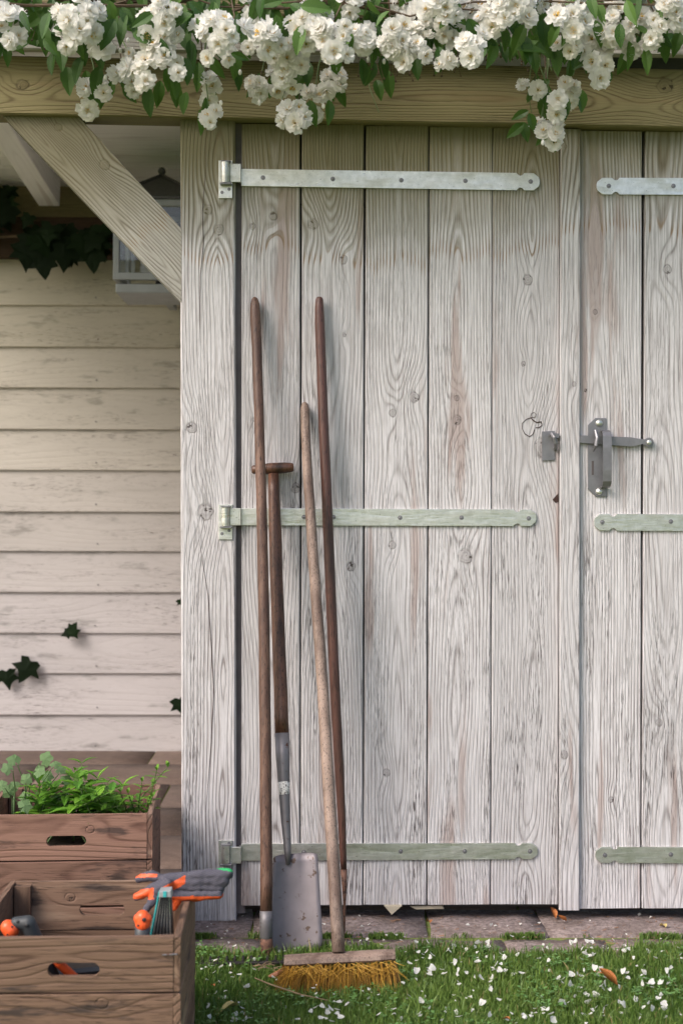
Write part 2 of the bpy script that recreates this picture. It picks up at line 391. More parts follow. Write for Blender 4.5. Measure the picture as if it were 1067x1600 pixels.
# -- threshold paving in front of the doors
def stonemat(name, c1, c2, c3, bs=.0025, sc=40., moss=.62):
    g = G(name); P = g.obj(); r = g.rnd()
    off = g.scl(P, (1., 1., 1.), g.vec(g.mul(r, 20.), g.mul(r, 9.), 0.))
    n = g.noise(off, sc, 5., .7); n2 = g.noise(off, sc * .15, 3., .6); n3 = g.noise(off, sc * 5, 2., .5)
    c = g.mix(g.step(n, .35, .65), c1, c2); c = g.mix(g.mul(g.step(n2, .4, .65), .6), c, c3)
    c = g.mix(g.mul(g.step(n3, .6, .72), .4), c, tuple(min(1, k * 1.9) for k in c2))
    t = g.lin(r, 0., 1., .85, 1.15); c = g.mix(1., c, g.vec(t, t, t), 'MULTIPLY')
    g.col(c); g.set(Roughness=.85); g.bump(g.add(n, g.mul(n3, .3)), bs); return g.m
M['stone'] = stonemat('worn_stone', (.17, .13, .12), (.36, .29, .275), (.13, .095, .08), .008, 70.)
M['slab'] = stonemat('porch_slab', (.105, .072, .058), (.145, .102, .082), (.085, .058, .046), .0012, 30.)
def slab(name, x0, x1, y0, y1, z, th, mat, parent, jit=.004, ch=.004):
    bm = bmesh.new(); nx, ny = 5, 3
    # irregular top sheet with rounded rim
    pts = {}
    for i in range(nx + 1):
        for j in range(ny + 1):
            x = x0 + (x1 - x0) * i / nx; y = y0 + (y1 - y0) * j / ny; ed = i in (0, nx) or j in (0, ny)
            pts[i, j] = bm.verts.new((x + R.uniform(-jit, jit), y + R.uniform(-jit, jit), z + R.uniform(-jit, jit) * .5 - (ch if ed else 0)))
    for i in range(nx):
        for j in range(ny): bm.faces.new((pts[i, j], pts[i + 1, j], pts[i + 1, j + 1], pts[i, j + 1]))
    rim = [pts[i, 0] for i in range(nx)] + [pts[nx, j] for j in range(ny)] + [pts[i, ny] for i in range(nx, 0, -1)] + [pts[0, j] for j in range(ny, 0, -1)]
    low = [bm.verts.new((v.co.x, v.co.y, z - th)) for v in rim]
    for k in range(len(rim)): bm.faces.new((rim[k], low[k], low[(k + 1) % len(rim)], rim[(k + 1) % len(rim)]))
    return put(name, bm, mat, parent, smooth=True, origin=((x0 + x1) / 2, (y0 + y1) / 2, z))
pav = thing('pavement', None, None, (0.3, -.1, 0), kind='structure')
x = -.47; 
while x < 2.6:
    w = R.uniform(.26, .42); slab('paving_stone', x, x + w - .006, -.115, .10, .004, .06, M['stone'], pav); x += w
x = -.47
while x < 2.6:
    w = R.uniform(.20, .36); slab('paving_stone', x, x + w - .008, -.262 + R.uniform(-.01, .01), -.128, -.001, .05, M['stone'], pav, .005); x += w
# -- porch floor
pf = thing('porch_floor', None, None, (-1, 1, 0), kind='structure')
for r_ in range(7):
    y0 = -.30 + .40 * r_; x = -.37 - (.12 if r_ < 0 else 0); off = [0.31, .62, .15, .5, .33, .7, .16][r_]
    xr = -.372 if r_ < 1 else .9
    if r_ == 0: edges = [-3.2, -2.4, -1.6, -.8, -.475]
    else:
        edges = [-3.2]; xx = -3.2 + off * .8
        while xx < .82: edges.append(xx); xx += .8
        edges.append(.9)
    for a, b in zip(edges[:-1], edges[1:]):
        slab('floor_slab', a, b - .007, y0, y0 + .393, .002, .05, M['slab'], pf, .0015, .002)
bm = bmesh.new(); bm_box(bm, (-1.15, 1.15, -.045), (4.2, 2.85, .05)); b_ = put('floor_bed', bm, M['soil'], pf)

# ================================================================== BACK WALL (weatherboards)
YB = 2.40
wall = thing('weatherboard_wall', 'pale painted weatherboard wall at the back of the open porch', 'wall', (-1, YB, 0))
ys_px = [405, 473, 538, 602, 667, 731, 796, 858, 922, 986, 1049, 1114, 1174]
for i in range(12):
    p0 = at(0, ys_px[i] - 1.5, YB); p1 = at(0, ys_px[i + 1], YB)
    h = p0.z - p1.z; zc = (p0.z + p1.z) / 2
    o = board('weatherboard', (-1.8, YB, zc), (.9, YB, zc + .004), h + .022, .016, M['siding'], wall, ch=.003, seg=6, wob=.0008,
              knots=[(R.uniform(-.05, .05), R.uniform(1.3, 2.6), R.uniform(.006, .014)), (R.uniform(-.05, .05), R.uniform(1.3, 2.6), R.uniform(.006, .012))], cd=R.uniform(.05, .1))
    o['light_age'] = max(0.0, 1 - i / 8.5) + R.uniform(-.04, .04)  # upper boards yellower: reflected light put into the colour, with some paint ageing
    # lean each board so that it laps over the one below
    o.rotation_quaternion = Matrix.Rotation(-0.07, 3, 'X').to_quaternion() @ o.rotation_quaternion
for i in range(12):
    for xn in (-1.52, -.92):
        p = at(0, ys_px[i + 1] - 9, YB); bm = bmesh.new(); dome(bm, (xn + R.uniform(-.01, .01), YB - .0075, p.z), (0, -1, 0), .0035, .0012, 8, 2); put('nail', bm, M['steel'], wall)
bm = bmesh.new(); bm_box(bm, (-.45, YB + .06, 1.15), (2.7, .05, 2.5)); put('backing', bm, M['gap'], wall)
zt = at(0, 345, YB).z; zb = at(0, 405, YB).z
pl = board('wall_plate', (-1.8, YB - .09, (zt + zb) / 2), (.9, YB - .09, (zt + zb) / 2), zt - zb, .09, M['plate'], None, ch=.004)
tag(pl, 'dark brown horizontal timber on top of the weatherboards under the ceiling', 'timber')
zc2 = at(0, 298, YB).z
ub = board('upper_board', (-1.8, YB - .03, (zt + zc2) / 2 + .03), (.9, YB - .03, (zt + zc2) / 2 + .03), zc2 - zt + .055, .02, M['beam'], wall, ch=.003)

# ================================================================== CEILING, RAFTERS, ROOF
def zc_at(y): return zc2 + .012 + (YB - y) * .085
ceil = thing('porch_ceiling', None, None, (-1, 1, 2.2), kind='structure')
y_ = .12
while y_ < YB - .05:
    w = .155
    board('ceiling_board', (-1.8, y_ + w / 2, zc_at(y_ + w / 2)), (.85, y_ + w / 2, zc_at(y_ + w / 2)), w - .003, .018, M['ceiling'], ceil, face=Vector((0, -.085, -1)), ch=.002, seg=1, knots=[])
    y_ += w
ra = []
pr = at(95, 345, YB - .12)
for k in range(0, 1):
    xx = pr.x - .045 + k * .72
    o = board('rafter', (xx, .12, zc_at(.12) - .11), (xx, YB - .13, zc_at(YB - .13) - .11), .085, .108, M['ceiling'], None, face=Vector((0, 0, -1)), ch=.003, knots=[])
    names = ['white painted rafter at the far left end of the porch', 'white painted rafter second from the far left end of the porch', 'white painted rafter just left of the one in view', 'white painted rafter running back under the ceiling beside the diagonal brace']
    tag(o, names[3], 'rafter')
M['roof'] = simple('roof_felt', (.06, .06, .06), .9)
bm = bmesh.new()
a = .085
bm_prism(bm, [(0, 0), (1, 0), (1, 1), (0, 1)], 0, 1)
bm.free(); bm = bmesh.new()
vs_ = [bm.verts.new(p) for p in [(-1.9, -.14, zc_at(-.14) + .06), (2.9, -.14, zc_at(-.14) + .06), (2.9, 2.7, zc_at(2.7) + .06), (-1.9, 2.7, zc_at(2.7) + .06)]]
vt = [bm.verts.new(v.co + Vector((0, 0, .04))) for v in vs_]
bm.faces.new(vs_); bm.faces.new(vt)
for i in range(4): bm.faces.new((vs_[i], vs_[(i + 1) % 4], vt[(i + 1) % 4], vt[i]))
tag(put('roof', bm, M['roof']), 'low sloping dark roof over the shed and porch above the beam', 'roof')

# ================================================================== BEAM, FASCIA, POST, BRACE
YM = -.03
bl = (at(-260, 131 - 5, YM), at(1330, 156 + 5, YM))
zl0, zl1 = at(0, 178, YM).z, at(0, 84, YM).z
beam = board('roof_beam', at(-640, 131 - 13, YM), at(1500, 152 + 10, YM), .141, .075, M['beam'], None, ch=.004, seg=8, wob=.001,
             knots=[(.0, 1.02, .012), (-.03, 2.55, .018), (.0, 1.7, .009), (.01, 3.0, .014)], cd=.06, cx=.01)
tag(beam, 'long olive brown timber beam across the top of doors and porch', 'beam')
fa = thing('fascia', 'weathered fascia boards above the beam behind the roses', 'fascia', (0, -.08, 2.1))
f1 = board('fascia_board', at(-640, 43, -.075), at(1500, 62, -.075), .082, .02, M['brace'], fa, ch=.003, seg=6, knots=[], stain=9)
f2 = board('fascia_board', at(-640, -20, -.098), at(1500, -2, -.098), .10, .02, M['beam'], fa, ch=.003, seg=6, knots=[])
PX0, PX1 = 283, 368
YP = -.012
pc0 = at((PX0 + PX1) / 2 + .5, 1440, YP); pc1 = at((PX0 + PX1) / 2 - 1, 183, YP)
def loc_knots(o, lst, y):
    """knots given as photograph pixels -> board-local coordinates"""
    inv = world_of(o).inverted(); out = []
    for (px, py, r) in lst:
        p = inv @ at(px, py, y); out.append((p.x, p.z, r))
    for i in range(4): o['k%d' % (i + 1)] = out[i] if i < len(out) else (9., 9., .01)
def stain_shade_at(o, px, py, y):
    o['stain'] = float((world_of(o).inverted() @ at(px, py, y)).z)
post = thing('timber_post', 'whitewashed square timber post between porch and shed doors', 'post', (pc0.x, 0, 0))
pw = (PX1 - PX0) / 650
o = board('post_timber', pc0, pc1, pw, .13, M['post'], post, ch=.004, seg=8, wob=.0008, stain=1, cx=.03, cd=.055, seed=7.1)
loc_knots(o, [(325, 327, .011), (342, 358, .012), (322, 800, .017), (300, 668, .012)], YP); stain_shade_at(o, 325, 372, YP)
# vertical drying cracks in the post: narrow recessed-looking slivers
def crack(pts, y, wd, parent):
    bm = bmesh.new(); P_ = [at(a, b, y) for a, b in pts]
    for i in range(len(P_) - 1): pass
    up_, dn = [], []
    for i, p in enumerate(P_):
        k = math.sin(PI * i / (len(P_) - 1)) if 0 < i < len(P_) - 1 else .12
        dn.append(bm.verts.new(p + Vector((-wd * k, 0, 0)))); up_.append(bm.verts.new(p + Vector((wd * k, 0, 0))))
    for i in range(len(P_) - 1): bm.faces.new((dn[i], up_[i], up_[i + 1], dn[i + 1]))
    return put('crack', bm, M['crack'], parent)
crack([(320, 205), (322, 260), (316, 330), (318, 380), (313, 430), (312, 500), (314, 540)], YP - .0012, .0008, post)
crack([(318, 815), (312, 850), (325, 930), (330, 1010), (334, 1080), (330, 1160), (322, 1260), (321, 1330)], YP - .0012, .0009, post)

# second post on the far right side of the doors
RXL = 1500
p0 = at(RXL + 42, 1446, YP); p1 = at(RXL + 40, 200, YP)
post2 = thing('timber_post', 'whitewashed square timber post right of the right hand door', 'post', (p0.x, 0, 0))
board('post_timber', p0, p1, pw, .13, M['post'], post2, ch=.004, seg=6, stain=1.6)

p0 = at(-600, 1440, YP); p1 = at(-600, 178, YP)
post3 = thing('timber_post', 'square timber post at the open left end of the porch', 'post', (p0.x, 0, 0))
board('post_timber', p0, p1, pw, .13, M['post'], post3, ch=.004, seg=6, stain=1.6)
# brace: centre line through both pixel edges
YR = -.012
b0 = at(45, 163, YR); b1 = at(305, 442, YR)
brace = thing('corner_brace', 'weathered diagonal timber brace between the beam and the left post', 'brace', (b0.x, 0, 1.9))
# trimmed outline so that the ends die into beam and post
inv_pts = [(-6, 172), (120, 190), (284, 357), (284, 473), (0, 186)]
Z = (at(60, 181, YR) - at(284, 415, YR)).normalized()
fy = Vector((0, 1, 0)); Xv = fy.cross(Z).normalized(); q = Matrix((Xv, fy, Z)).transposed()
org = at(284, 415, YR)
bm = bmesh.new(); pts = []
for px, py in [(0, 176), (118, 176), (284, 357), (284, 473)]:
    pts.append(q.inverted() @ (at(px, py, YR) - org))
bm_prism(bm, [(p.x, p.z) for p in pts], 0, .09, .002)
me = mesh_bm(bm); o = link('brace_timber', me, M['brace'], None, org, q.to_quaternion()); adopt(o, brace)
setw(o, .12, [], stain=9, seed=4.4, cx=-.035, cd=.035)
loc_knots(o, [(164, 257, .011), (92, 198, .009)], YR)
stain_shade_at(o, 215, 345, YR)

# ================================================================== DOORS
def screw(parent, px, py, y, r=.0045, mat=None):
    p = at(px, py, y); key = 'screw%.4f' % r
    me = bpy.data.meshes.get(key)
    if me is None:
        bm = bmesh.new(); dome(bm, (0, .0005, 0), (0, -1, 0), r, r * .45, 10, 2)
        bm_box(bm, (0, -r * .40, 0), (r * 1.1, r * .12, r * .22)); 
        tube(bm, [(0, .0006, 0), (0, -.0006, 0)], r * 1.25, 12)
        me = mesh_bm(bm, key); me.materials.append(mat or M['zinc'])
    o = link('screw', me, None, None, p); o.parent = parent; o.matrix_parent_inverse = world_of(parent).inverted(); return o
def strap(parent, x0, x1, yt0, yb0, yt1, yb1, screws, end='right', y=-.0055):
    """pixel outline: left edge x0 (yt0..yb0), right edge x1 (yt1..yb1)"""
    def P(t, s):   # t px along, s -1..1 from bottom to top
        f = (t - x0) / (x1 - x0); a = yt0 + (yt1 - yt0) * f; b = yb0 + (yb1 - yb0) * f
        c = (a + b) / 2; h = (b - a) / 2; p = at(t, c - s * h, y); return (p.x, p.z)
    if end == 'right':
        e = x1; sg = -1; s0 = x0
    else:
        e = x0; sg = 1; s0 = x1
    def half(s):
        o = [P(s0, s), P(e + sg * 36, s)]
        for k in range(7):
            a = PI * k / 6; o.append(P(e + sg * (30 + 5.5 * math.cos(a)), s * (1 - .36 * math.sin(a))))
        o += [P(e + sg * 22, s), P(e + sg * 9, s), P(e + sg * 1.5, s * .55), P(e, s * .2)]
        return o
    A = half(1); B = half(-1)
    bm = bmesh.new(); bm_prism(bm, A + B[::-1], y, y + .005, .0009)
    o = put('strap_hinge', bm, M['galv'], parent, origin=at((x0 + x1) / 2, (yt0 + yb0) / 2, y))
    for sx, sy in screws: screw(o, sx, sy, y)
    return o
def door_board(parent, x0t, x1t, x0b, x1b, yt, yb, y, w_extra=0, knots=(), st=380, **kw):
    a = at((x0b + x1b) / 2, yb, y); b = at((x0t + x1t) / 2, yt, y)
    w = (at(x1b, yb, y) - at(x0b, yb, y)).x
    o = board('plank', a, b, w, .022, M['door'], parent, ch=.0022, seg=6, wob=.0005, stain=1, **kw)
    loc_knots(o, knots, y); stain_shade_at(o, (x0t + x1t) / 2, st, y); return o
ld = thing('shed_door', 'left shed door of five whitewashed planks with tools leaning on it', 'door', at(376, 1415, 0))
seams_t = [376.5, 470, 570.5, 670.5, 770.5, 875]; seams_b = [376, 469, 567.5, 667, 766.5, 873]
kn = [[(427, 337, .009), (395, 353, .007), (397, 655, .005), (462, 762, .010)],
      [(490, 350, .012), (537, 405, .010), (549, 885, .010), (538, 523, .0045)],
      [(647, 620, .011), (614, 645, .008), (604, 1208, .008), (613, 852, .009)],
      [(714, 622, .006), (714, 656, .010), (727, 870, .016), (655, 1238, .009)],
      [(825, 437, .011), (818, 568, .005), (850, 700, .022), (826, 1330, .01)]]
seeds = [1.3, 4.1, 6.2, 7.7, 2.9]; cds = [.035, .045, .03, .025, .04]; cxs = [.01, -.012, .005, -.005, .012]
for i in range(5):
    door_board(ld, seams_t[i] + .9, seams_t[i + 1] - .9, seams_b[i] + .9, seams_b[i + 1] - .9, 193 + i * 1.6, 1415 - i * .3, 0.0, knots=kn[i], st=380 + R.uniform(-12, 12), seed=seeds[i], cd=cds[i], cx=cxs[i])
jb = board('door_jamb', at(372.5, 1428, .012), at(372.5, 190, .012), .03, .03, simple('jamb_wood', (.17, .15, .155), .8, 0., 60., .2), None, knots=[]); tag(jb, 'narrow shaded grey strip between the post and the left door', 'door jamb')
# ledges behind
for py in (278, 808, 1331): board('ledge', at(382, py, .0235), at(868, py, .0235), .12, .03, M['gap'], ld, knots=[])
bm = bmesh.new(); a = at(372, 1412, .06); b = at(1500, 185, .06); bm_box(bm, ((a.x + b.x) / 2, .075, (a.z + b.z) / 2 + .05), (b.x - a.x + .04, .01, b.z - a.z + .12))
tag(put('shed_inner_lining', bm, M['gap']), 'dark lining behind the door planks seen only through the gaps', 'panel')
strap(ld, 377, 843, 263, 290, 270, 297, [(411, 277), (520, 279), (627, 281), (727, 282), (829, 283)])
strap(ld, 377, 838, 794, 821, 796, 822, [(475, 808), (521, 808), (625, 809), (721, 809), (826, 810)])
strap(ld, 377, 840, 1319, 1346, 1318, 1343, [(475, 1332), (626, 1331), (726, 1331), (828, 1331)])
# split heart-shaped knot
bm = bmesh.new()
def wire(pts, r=.0008):
    tube(bm, [at(a, b, -.0006) for a, b in pts], [r * R.uniform(.5, 1.4) for _ in pts], 5)
wire([(831, 652), (822, 655), (816, 661), (816, 670), (820, 678), (827, 682), (832, 679), (835, 671)]); wire([(829, 652), (832, 656), (838, 660), (845, 659), (847, 664), (842, 668), (837, 668)], .0011); wire([(831, 652), (830, 646), (834, 644), (838, 647), (836, 652), (831, 652)], .0006)
put('knot_crack', bm, M['crack'], ld)
bm = bmesh.new(); bm_prism(bm, [(lambda p: (p.x, p.z))(at(a, b, -.0006)) for a, b in [(863, 781), (868, 775), (872, 771), (872.6, 784), (868, 786)]], -.0008, .004); put('missing_knot_hole', bm, M['crack'], ld)
# keeper of the latch
kp = None
bm = bmesh.new(); bm_prism(bm, [(lambda p: (p.x, p.z))(at(a, b, -.004)) for a, b in [(846.5, 674), (866.5, 673), (866.5, 719), (847, 720)]], -.004, -.0002, .0006)
kp = put('latch_keeper', bm, M['zinc'], ld, origin=at(856, 697, 0)); screw(kp, 856, 681, -.004, .003); screw(kp, 856, 711, -.004, .003)
bm = bmesh.new(); p = at(868, 688, -.02)
tube(bm, [at(861, 678, -.004), at(862, 678, -.018), at(866, 684, -.026), at(868, 692, -.024), at(868, 700, -.012), at(868, 702, -.004)], [.004, .0045, .005, .005, .005, .004], 8)
bm_box(bm, at(868, 681, -.012), (.016, .012, .012), .001); put('keeper_hook', bm, M['zinc'], kp)

rd = thing('shed_door', 'right shed door of whitewashed planks carrying the iron latch', 'door', at(906, 1420, 0))
sm_t = [897, 1006.5, 1107, 1207, 1307, 1407, 1497]; sm_b = [897, 1001.5, 1101, 1201, 1301, 1401, 1494]
kn2 = [[(930, 487, .005), (915, 610, .004), (905, 600, .003), (955, 1250, .006)], [(1043, 420, .010), (1030, 1130, .008)], [], [], [], []]
for i in range(6):
    door_board(rd, sm_t[i] + .9, sm_t[i + 1] - .9, sm_b[i] + .9, sm_b[i + 1] - .9, 204 + i * 1.4, 1420, 0.0, knots=kn2[i], st=330 + R.uniform(-20, 20), seed=[8.8, 5.5, 1.1, 6.6, 3.1, 9.][i], cd=[.02, .05, .04, .03, .05, .03][i])
for py in (290, 815, 1336): board('ledge', at(912, py, .0235), at(1490, py + 4, .0235), .12, .03, M['gap'], rd, knots=[])
a = at(889.5, 1423, -.013); b = at(891.5, 201, -.013)
o = board('cover_strip', a, b, 31 / 650, .012, M['door'], rd, ch=.002, seg=8, wob=.0007, stain=1, seed=5.1, cx=.04, cd=.05); loc_knots(o, [(882, 1180, .009), (897, 600, .005), (884, 228, .003)], -.013); stain_shade_at(o, 890, 320, -.013)
strap(rd, 932, 1497, 277, 303, 279, 305, [(951, 290), (1052, 290), (1160, 291), (1270, 291), (1390, 292)], 'left')
strap(rd, 928, 1497, 803, 829, 805, 831, [(941, 816), (1048, 815), (1160, 816), (1270, 817), (1390, 817)], 'left')
strap(rd, 930, 1497, 1324, 1349, 1326, 1351, [(945, 1337), (1048, 1336), (1160, 1337), (1270, 1338), (1390, 1338)], 'left')
# latch
XZ = lambda y, L: [(lambda p: (p.x, p.z))(at(a, b, y)) for a, b in L]
bm = bmesh.new(); bm_prism(bm, XZ(-.004, [(930, 653), (947, 653), (947, 776), (931, 776), (918.5, 764), (918.5, 664)]), -.004, -.0002, .0006)
lt = put('latch_plate', bm, M['zinc'], rd, origin=at(933, 715, 0))
for px, py in ((936, 661), (936, 768)):
    bm = bmesh.new(); dome(bm, at(px, py, -.004), (0, -1, 0), .0088, .006, 14, 4); put('latch_bolt', bm, M['galv'], lt, smooth=True)
bm = bmesh.new(); bm_box(bm, at(926, 731, -.0043), (.005, .001, .034)); put('latch_slot', bm, M['gap'], lt)
# pull handle: a flat strip bent out from the plate
bm = bmesh.new(); prof = [(674, -.004), (675, -.018), (677, -.026), (682, -.031), (700, -.033), (735, -.033), (752, -.031), (758, -.025), (760, -.016), (760, -.004)]
L_, R_2 = [], []
for py, yy in prof:
    for s, lst in ((938, L_), (951.5, R_2)): 
        p = at(s, py, -.004); lst.append(Vector((p.x, yy, p.z)))
thk = .003
ring = []
for i in range(len(prof)):
    t = (L_[min(i + 1, len(prof) - 1)] - L_[max(i - 1, 0)]).normalized(); nrm = Vector((0, t.z, -t.y)).normalized()
    ring.append([bm.verts.new(L_[i]), bm.verts.new(R_2[i]), bm.verts.new(R_2[i] + nrm * thk), bm.verts.new(L_[i] + nrm * thk)])
for i in range(len(ring) - 1):
    for k in range(4): bm.faces.new((ring[i][k], ring[i][(k + 1) % 4], ring[i + 1][(k + 1) % 4], ring[i + 1][k]))
bm.faces.new(ring[0]); bm.faces.new(ring[-1][::-1])
bmesh.ops.bevel(bm, geom=[e for e in bm.edges if abs(e.verts[0].co.x - e.verts[1].co.x) < 1e-5], offset=.0008, segments=2, affect='EDGES')
put('latch_handle', bm, M['zinc'], lt)
bm = bmesh.new(); bm_prism(bm, XZ(-.010, [(906, 680), (985, 683), (999, 686), (1006, 686)] + [(1014 + 7.5 * math.cos(a), 691 + 7.5 * math.sin(a)) for a in [i * PI / 6 - 2.5 for i in range(0, 11)]] + [(1004, 693), (994, 697), (985, 697.5), (906, 692)]), -.0105, -.0062, .0007)
lb = put('latch_bar', bm, M['zinc'], rd, origin=at(960, 690, 0))
bm = bmesh.new(); tube(bm, [at(1014, 691, -.0002), at(1014, 691, -.015)], .0058, 14); dome(bm, at(1014, 691, -.015), (0, -1, 0), .0058, .003, 14, 3); put('pivot_bolt', bm, M['galv'], lb)
bm = bmesh.new(); tube(bm, [at(930, 672, -.02), at(933, 684, -.026), at(931, 696, -.028), at(927, 705, -.018)], [.004, .0055, .005, .002], 8); put('thumb_catch', bm, M['zinc'], lb)
# the latch bar goes through the strip: front of strip shows none of it (strip is proud)

# hinge plates on the post
for (yt, yb, kt, kb) in ((250, 309, 253, 285), (788, 843, 793, 822), (1314, 1352, 1322, 1349)):
    bm = bmesh.new(); y = YP - .004
    bm_prism(bm, XZ(y, [(341.5, yt), (363, yt), (363, yb), (341.5, yb)]), y, YP - .0003, .0006)
    hp = put('hinge_plate', bm, M['galv'], post, origin=at(352, (yt + yb) / 2, y))
    bm = bmesh.new(); tube(bm, [at(352, kt, y - .008), at(352, kb, y - .008)], .0105, 16)
    put('knuckle', bm, M['galv'], hp, smooth=False)
    bm = bmesh.new(); bm_box(bm, at(353, kb + 2, y - .008), (.028, .02, .004), .0008); put('pin_seat', bm, M['zinc'], hp); bm = bmesh.new(); bm_box(bm, at(353, kt - 1.5, y - .006), (.024, .014, .0025), .0006); put('pin_cap', bm, M['zinc'], hp)
    if yb - yt > 45: screw(hp, 347, yb - 9, y, .0032); screw(hp, 358, yb - 14, y, .0032)
    screw(hp, 358, yt + 4, y, .003)
for (t, b) in ((258, 287), (794, 821), (1321, 1347)):
    bm = bmesh.new(); bm_box(bm, (at(367.5, (t + b) / 2, 0).x, -.018, at(367.5, (t + b) / 2, 0).z), (.0225, .005, (b - t) / 650), .0012); bm_box(bm, (at(375.5, (t + b) / 2, 0).x, -.0125, at(375.5, (t + b) / 2, 0).z), (.005, .016, (b - t) / 650), .001)
    put('hinge_wrap', bm, M['galv'], ld)

# sides of the shed
sw = thing('shed_side_wall', 'plank side wall of the shed facing the porch', 'wall', (at(330, 800, 0).x, 1.2, 0))
yy = .13
while yy < 2.2:
    board('plank', (at(300, 800, 0).x, yy + .075, .03), (at(300, 800, 0).x, yy + .075, 1.98), .146, .022, M['siding'], sw, face=Vector((-1, 0, 0)), seg=2, knots=[]); yy += .15
sw2 = thing('shed_side_wall', 'plank side wall of the shed on its outer right side', 'wall', (at(1590, 800, 0).x, 1.2, 0))
yy = .0
while yy < 2.35:
    board('plank', (at(1590, 800, 0).x, yy + .2, .03), (at(1590, 800, 0).x, yy + .2, 1.98), .146, .022, M['siding'], sw2, face=Vector((1, 0, 0)), seg=2, knots=[]); yy += .15

# pale wedge below the left door
bm = bmesh.new(); pts = XZ(-.01, [(600, 1416), (628, 1416), (612, 1430)]); bm_prism(bm, pts, -.012, .03, .001)
tag(put('door_wedge', bm, M['wedge'], origin=at(612, 1418, 0)), 'small pale wooden wedge poking out beneath the left door', 'wedge')
bm = bmesh.new(); bm_prism(bm, XZ(.01, [(640, 1417), (690, 1416), (694, 1421), (650, 1422)]), .01, .05, .001)
tag(put('wood_offcut', bm, M['wedge'], origin=at(665, 1420, .03)), 'flat pale offcut in the dark gap right of the wedge under the door', 'offcut')

# ================================================================== LANTERN
YL = 1.95
ln = thing('porch_lantern', 'grey square glass lantern with pointed roof behind the diagonal brace', 'lantern', at(252, 466, YL))
s = F / (YL + 3.385); c0 = at(252, 460, YL)
hw = 66 / s
def zz(py): return at(252, py, YL).z
bm = bmesh.new(); bm_box(bm, (c0.x, YL, (zz(453) + zz(467)) / 2), (2 * hw * .94, 2 * hw * .94, zz(453) - zz(467)), .003); put('base', bm, M['lantern'], ln)
for sx in (-1, 1):
    for sy in (-1, 1):
        bm = bmesh.new(); bm_box(bm, (c0.x + sx * (hw - .012), YL + sy * (hw - .012), (zz(325) + zz(447)) / 2), (.022, .022, zz(325) - zz(447) - .024), .002); put('corner_bar', bm, M['lantern'], ln)
for py in (330, 442):
    for k in range(4):
        bm = bmesh.new(); d = [(0, -1), (1, 0), (0, 1), (-1, 0)][k]
        sz = (2 * hw - .001, .0215, .026) if d[0] == 0 else (.0215, 2 * hw - .048, .026)
        bm_box(bm, (c0.x + d[0] * (hw - .012), YL + d[1] * (hw - .012), zz(py)), sz, .002); put('frame_rail', bm, M['lantern'], ln)
for k in range(4):
    d = [(0, -1), (1, 0), (0, 1), (-1, 0)][k]; bm = bmesh.new()
    sz = (2 * hw - .05, .002, zz(336) - zz(436)) if d[0] == 0 else (.002, 2 * hw - .05, zz(336) - zz(436))
    bm_box(bm, (c0.x + d[0] * (hw - .012), YL + d[1] * (hw - .012), zz(386)), sz); put('pane', bm, M['glass'], ln)
bm = bmesh.new(); z0, z1 = zz(325), zz(274); e = hw + .012
b = [bm.verts.new((c0.x + sx * e, YL + sy * e, z0)) for sx, sy in ((-1, -1), (1, -1), (1, 1), (-1, 1))]
b2 = [bm.verts.new((c0.x + sx * e, YL + sy * e, z0 + .008)) for sx, sy in ((-1, -1), (1, -1), (1, 1), (-1, 1))]
t = bm.verts.new((c0.x, YL, z1)); bm.faces.new(b[::-1])
for i in range(4): bm.faces.new((b[i], b[(i + 1) % 4], b2[(i + 1) % 4], b2[i])); bm.faces.new((b2[i], b2[(i + 1) % 4], t))
put('pointed_roof', bm, M['lead'], ln)
for i in range(4):
    bm = bmesh.new(); sx, sy = ((-1, -1), (1, -1), (1, 1), (-1, 1))[i]; tube(bm, [(c0.x + sx * e, YL + sy * e, z0 + .01), (c0.x, YL, z1 + .004)], .005, 6); put('hip_roll', bm, M['lead'], ln)
bm = bmesh.new(); bmesh.ops.create_uvsphere(bm, u_segments=16, v_segments=10, radius=6.3 / s); bmesh.ops.translate(bm, verts=bm.verts, vec=(c0.x, YL, zz(267))); tube(bm, [(c0.x, YL, zz(276)), (c0.x, YL, zz(270))], .006, 8); put('finial', bm, M['lead'], ln, smooth=True)
bm = bmesh.new(); tube(bm, [(c0.x, YL, zz(453) + .002), (c0.x, YL, zz(420))], .022, 12); put('lamp_holder', bm, M['iron'], ln)
bm = bmesh.new(); bm_box(bm, (c0.x, (YL + hw + YB) / 2 - .02, zz(455)), (.03, YB - YL - hw, .02), .002); put('wall_bracket', bm, M['lantern'], ln)

# ================================================================== LEAF MESHES
def leaf_mesh(name, L=1., W=.45, serr=0, fold=.15, curl=.2, n=7, lobes=None):
    """leaf in XY plane, base at origin, tip +Y"""
    vs_, fs = [], []
    for i in range(n + 1):
        t = i / n; w = W * .5 * (math.sin(PI * min(1, t * 1.0) ** .8) ** .85 if 0 < t < 1 else .02)
        if serr and 0 < i < n: w *= 1 + (serr if i % 2 else -serr)
        zc = -curl * t * t
        vs_ += [(-w, t * L, zc + w * fold * 2), (0, t * L + (.0), zc), (w, t * L, zc + w * fold * 2)]
    for i in range(n):
        a = i * 3; fs += [(a, a + 1, a + 4, a + 3), (a + 1, a + 2, a + 5, a + 4)]
    return mesh_py(vs_, fs, name)
def outline_leaf(name, pts, z=.08):
    """fan leaf from outline points (x,y), base at origin"""
    bm = bmesh.new(); c = bm.verts.new((0, .42, .0)); vv = [bm.verts.new((x, y, -z * (x * x + (y - .42) ** 2) * 2 + R.uniform(-.02, .02))) for x, y in pts]
    for i in range(len(vv)): bm.faces.new((c, vv[i], vv[(i + 1) % len(vv)]))
    return mesh_bm(bm, name)
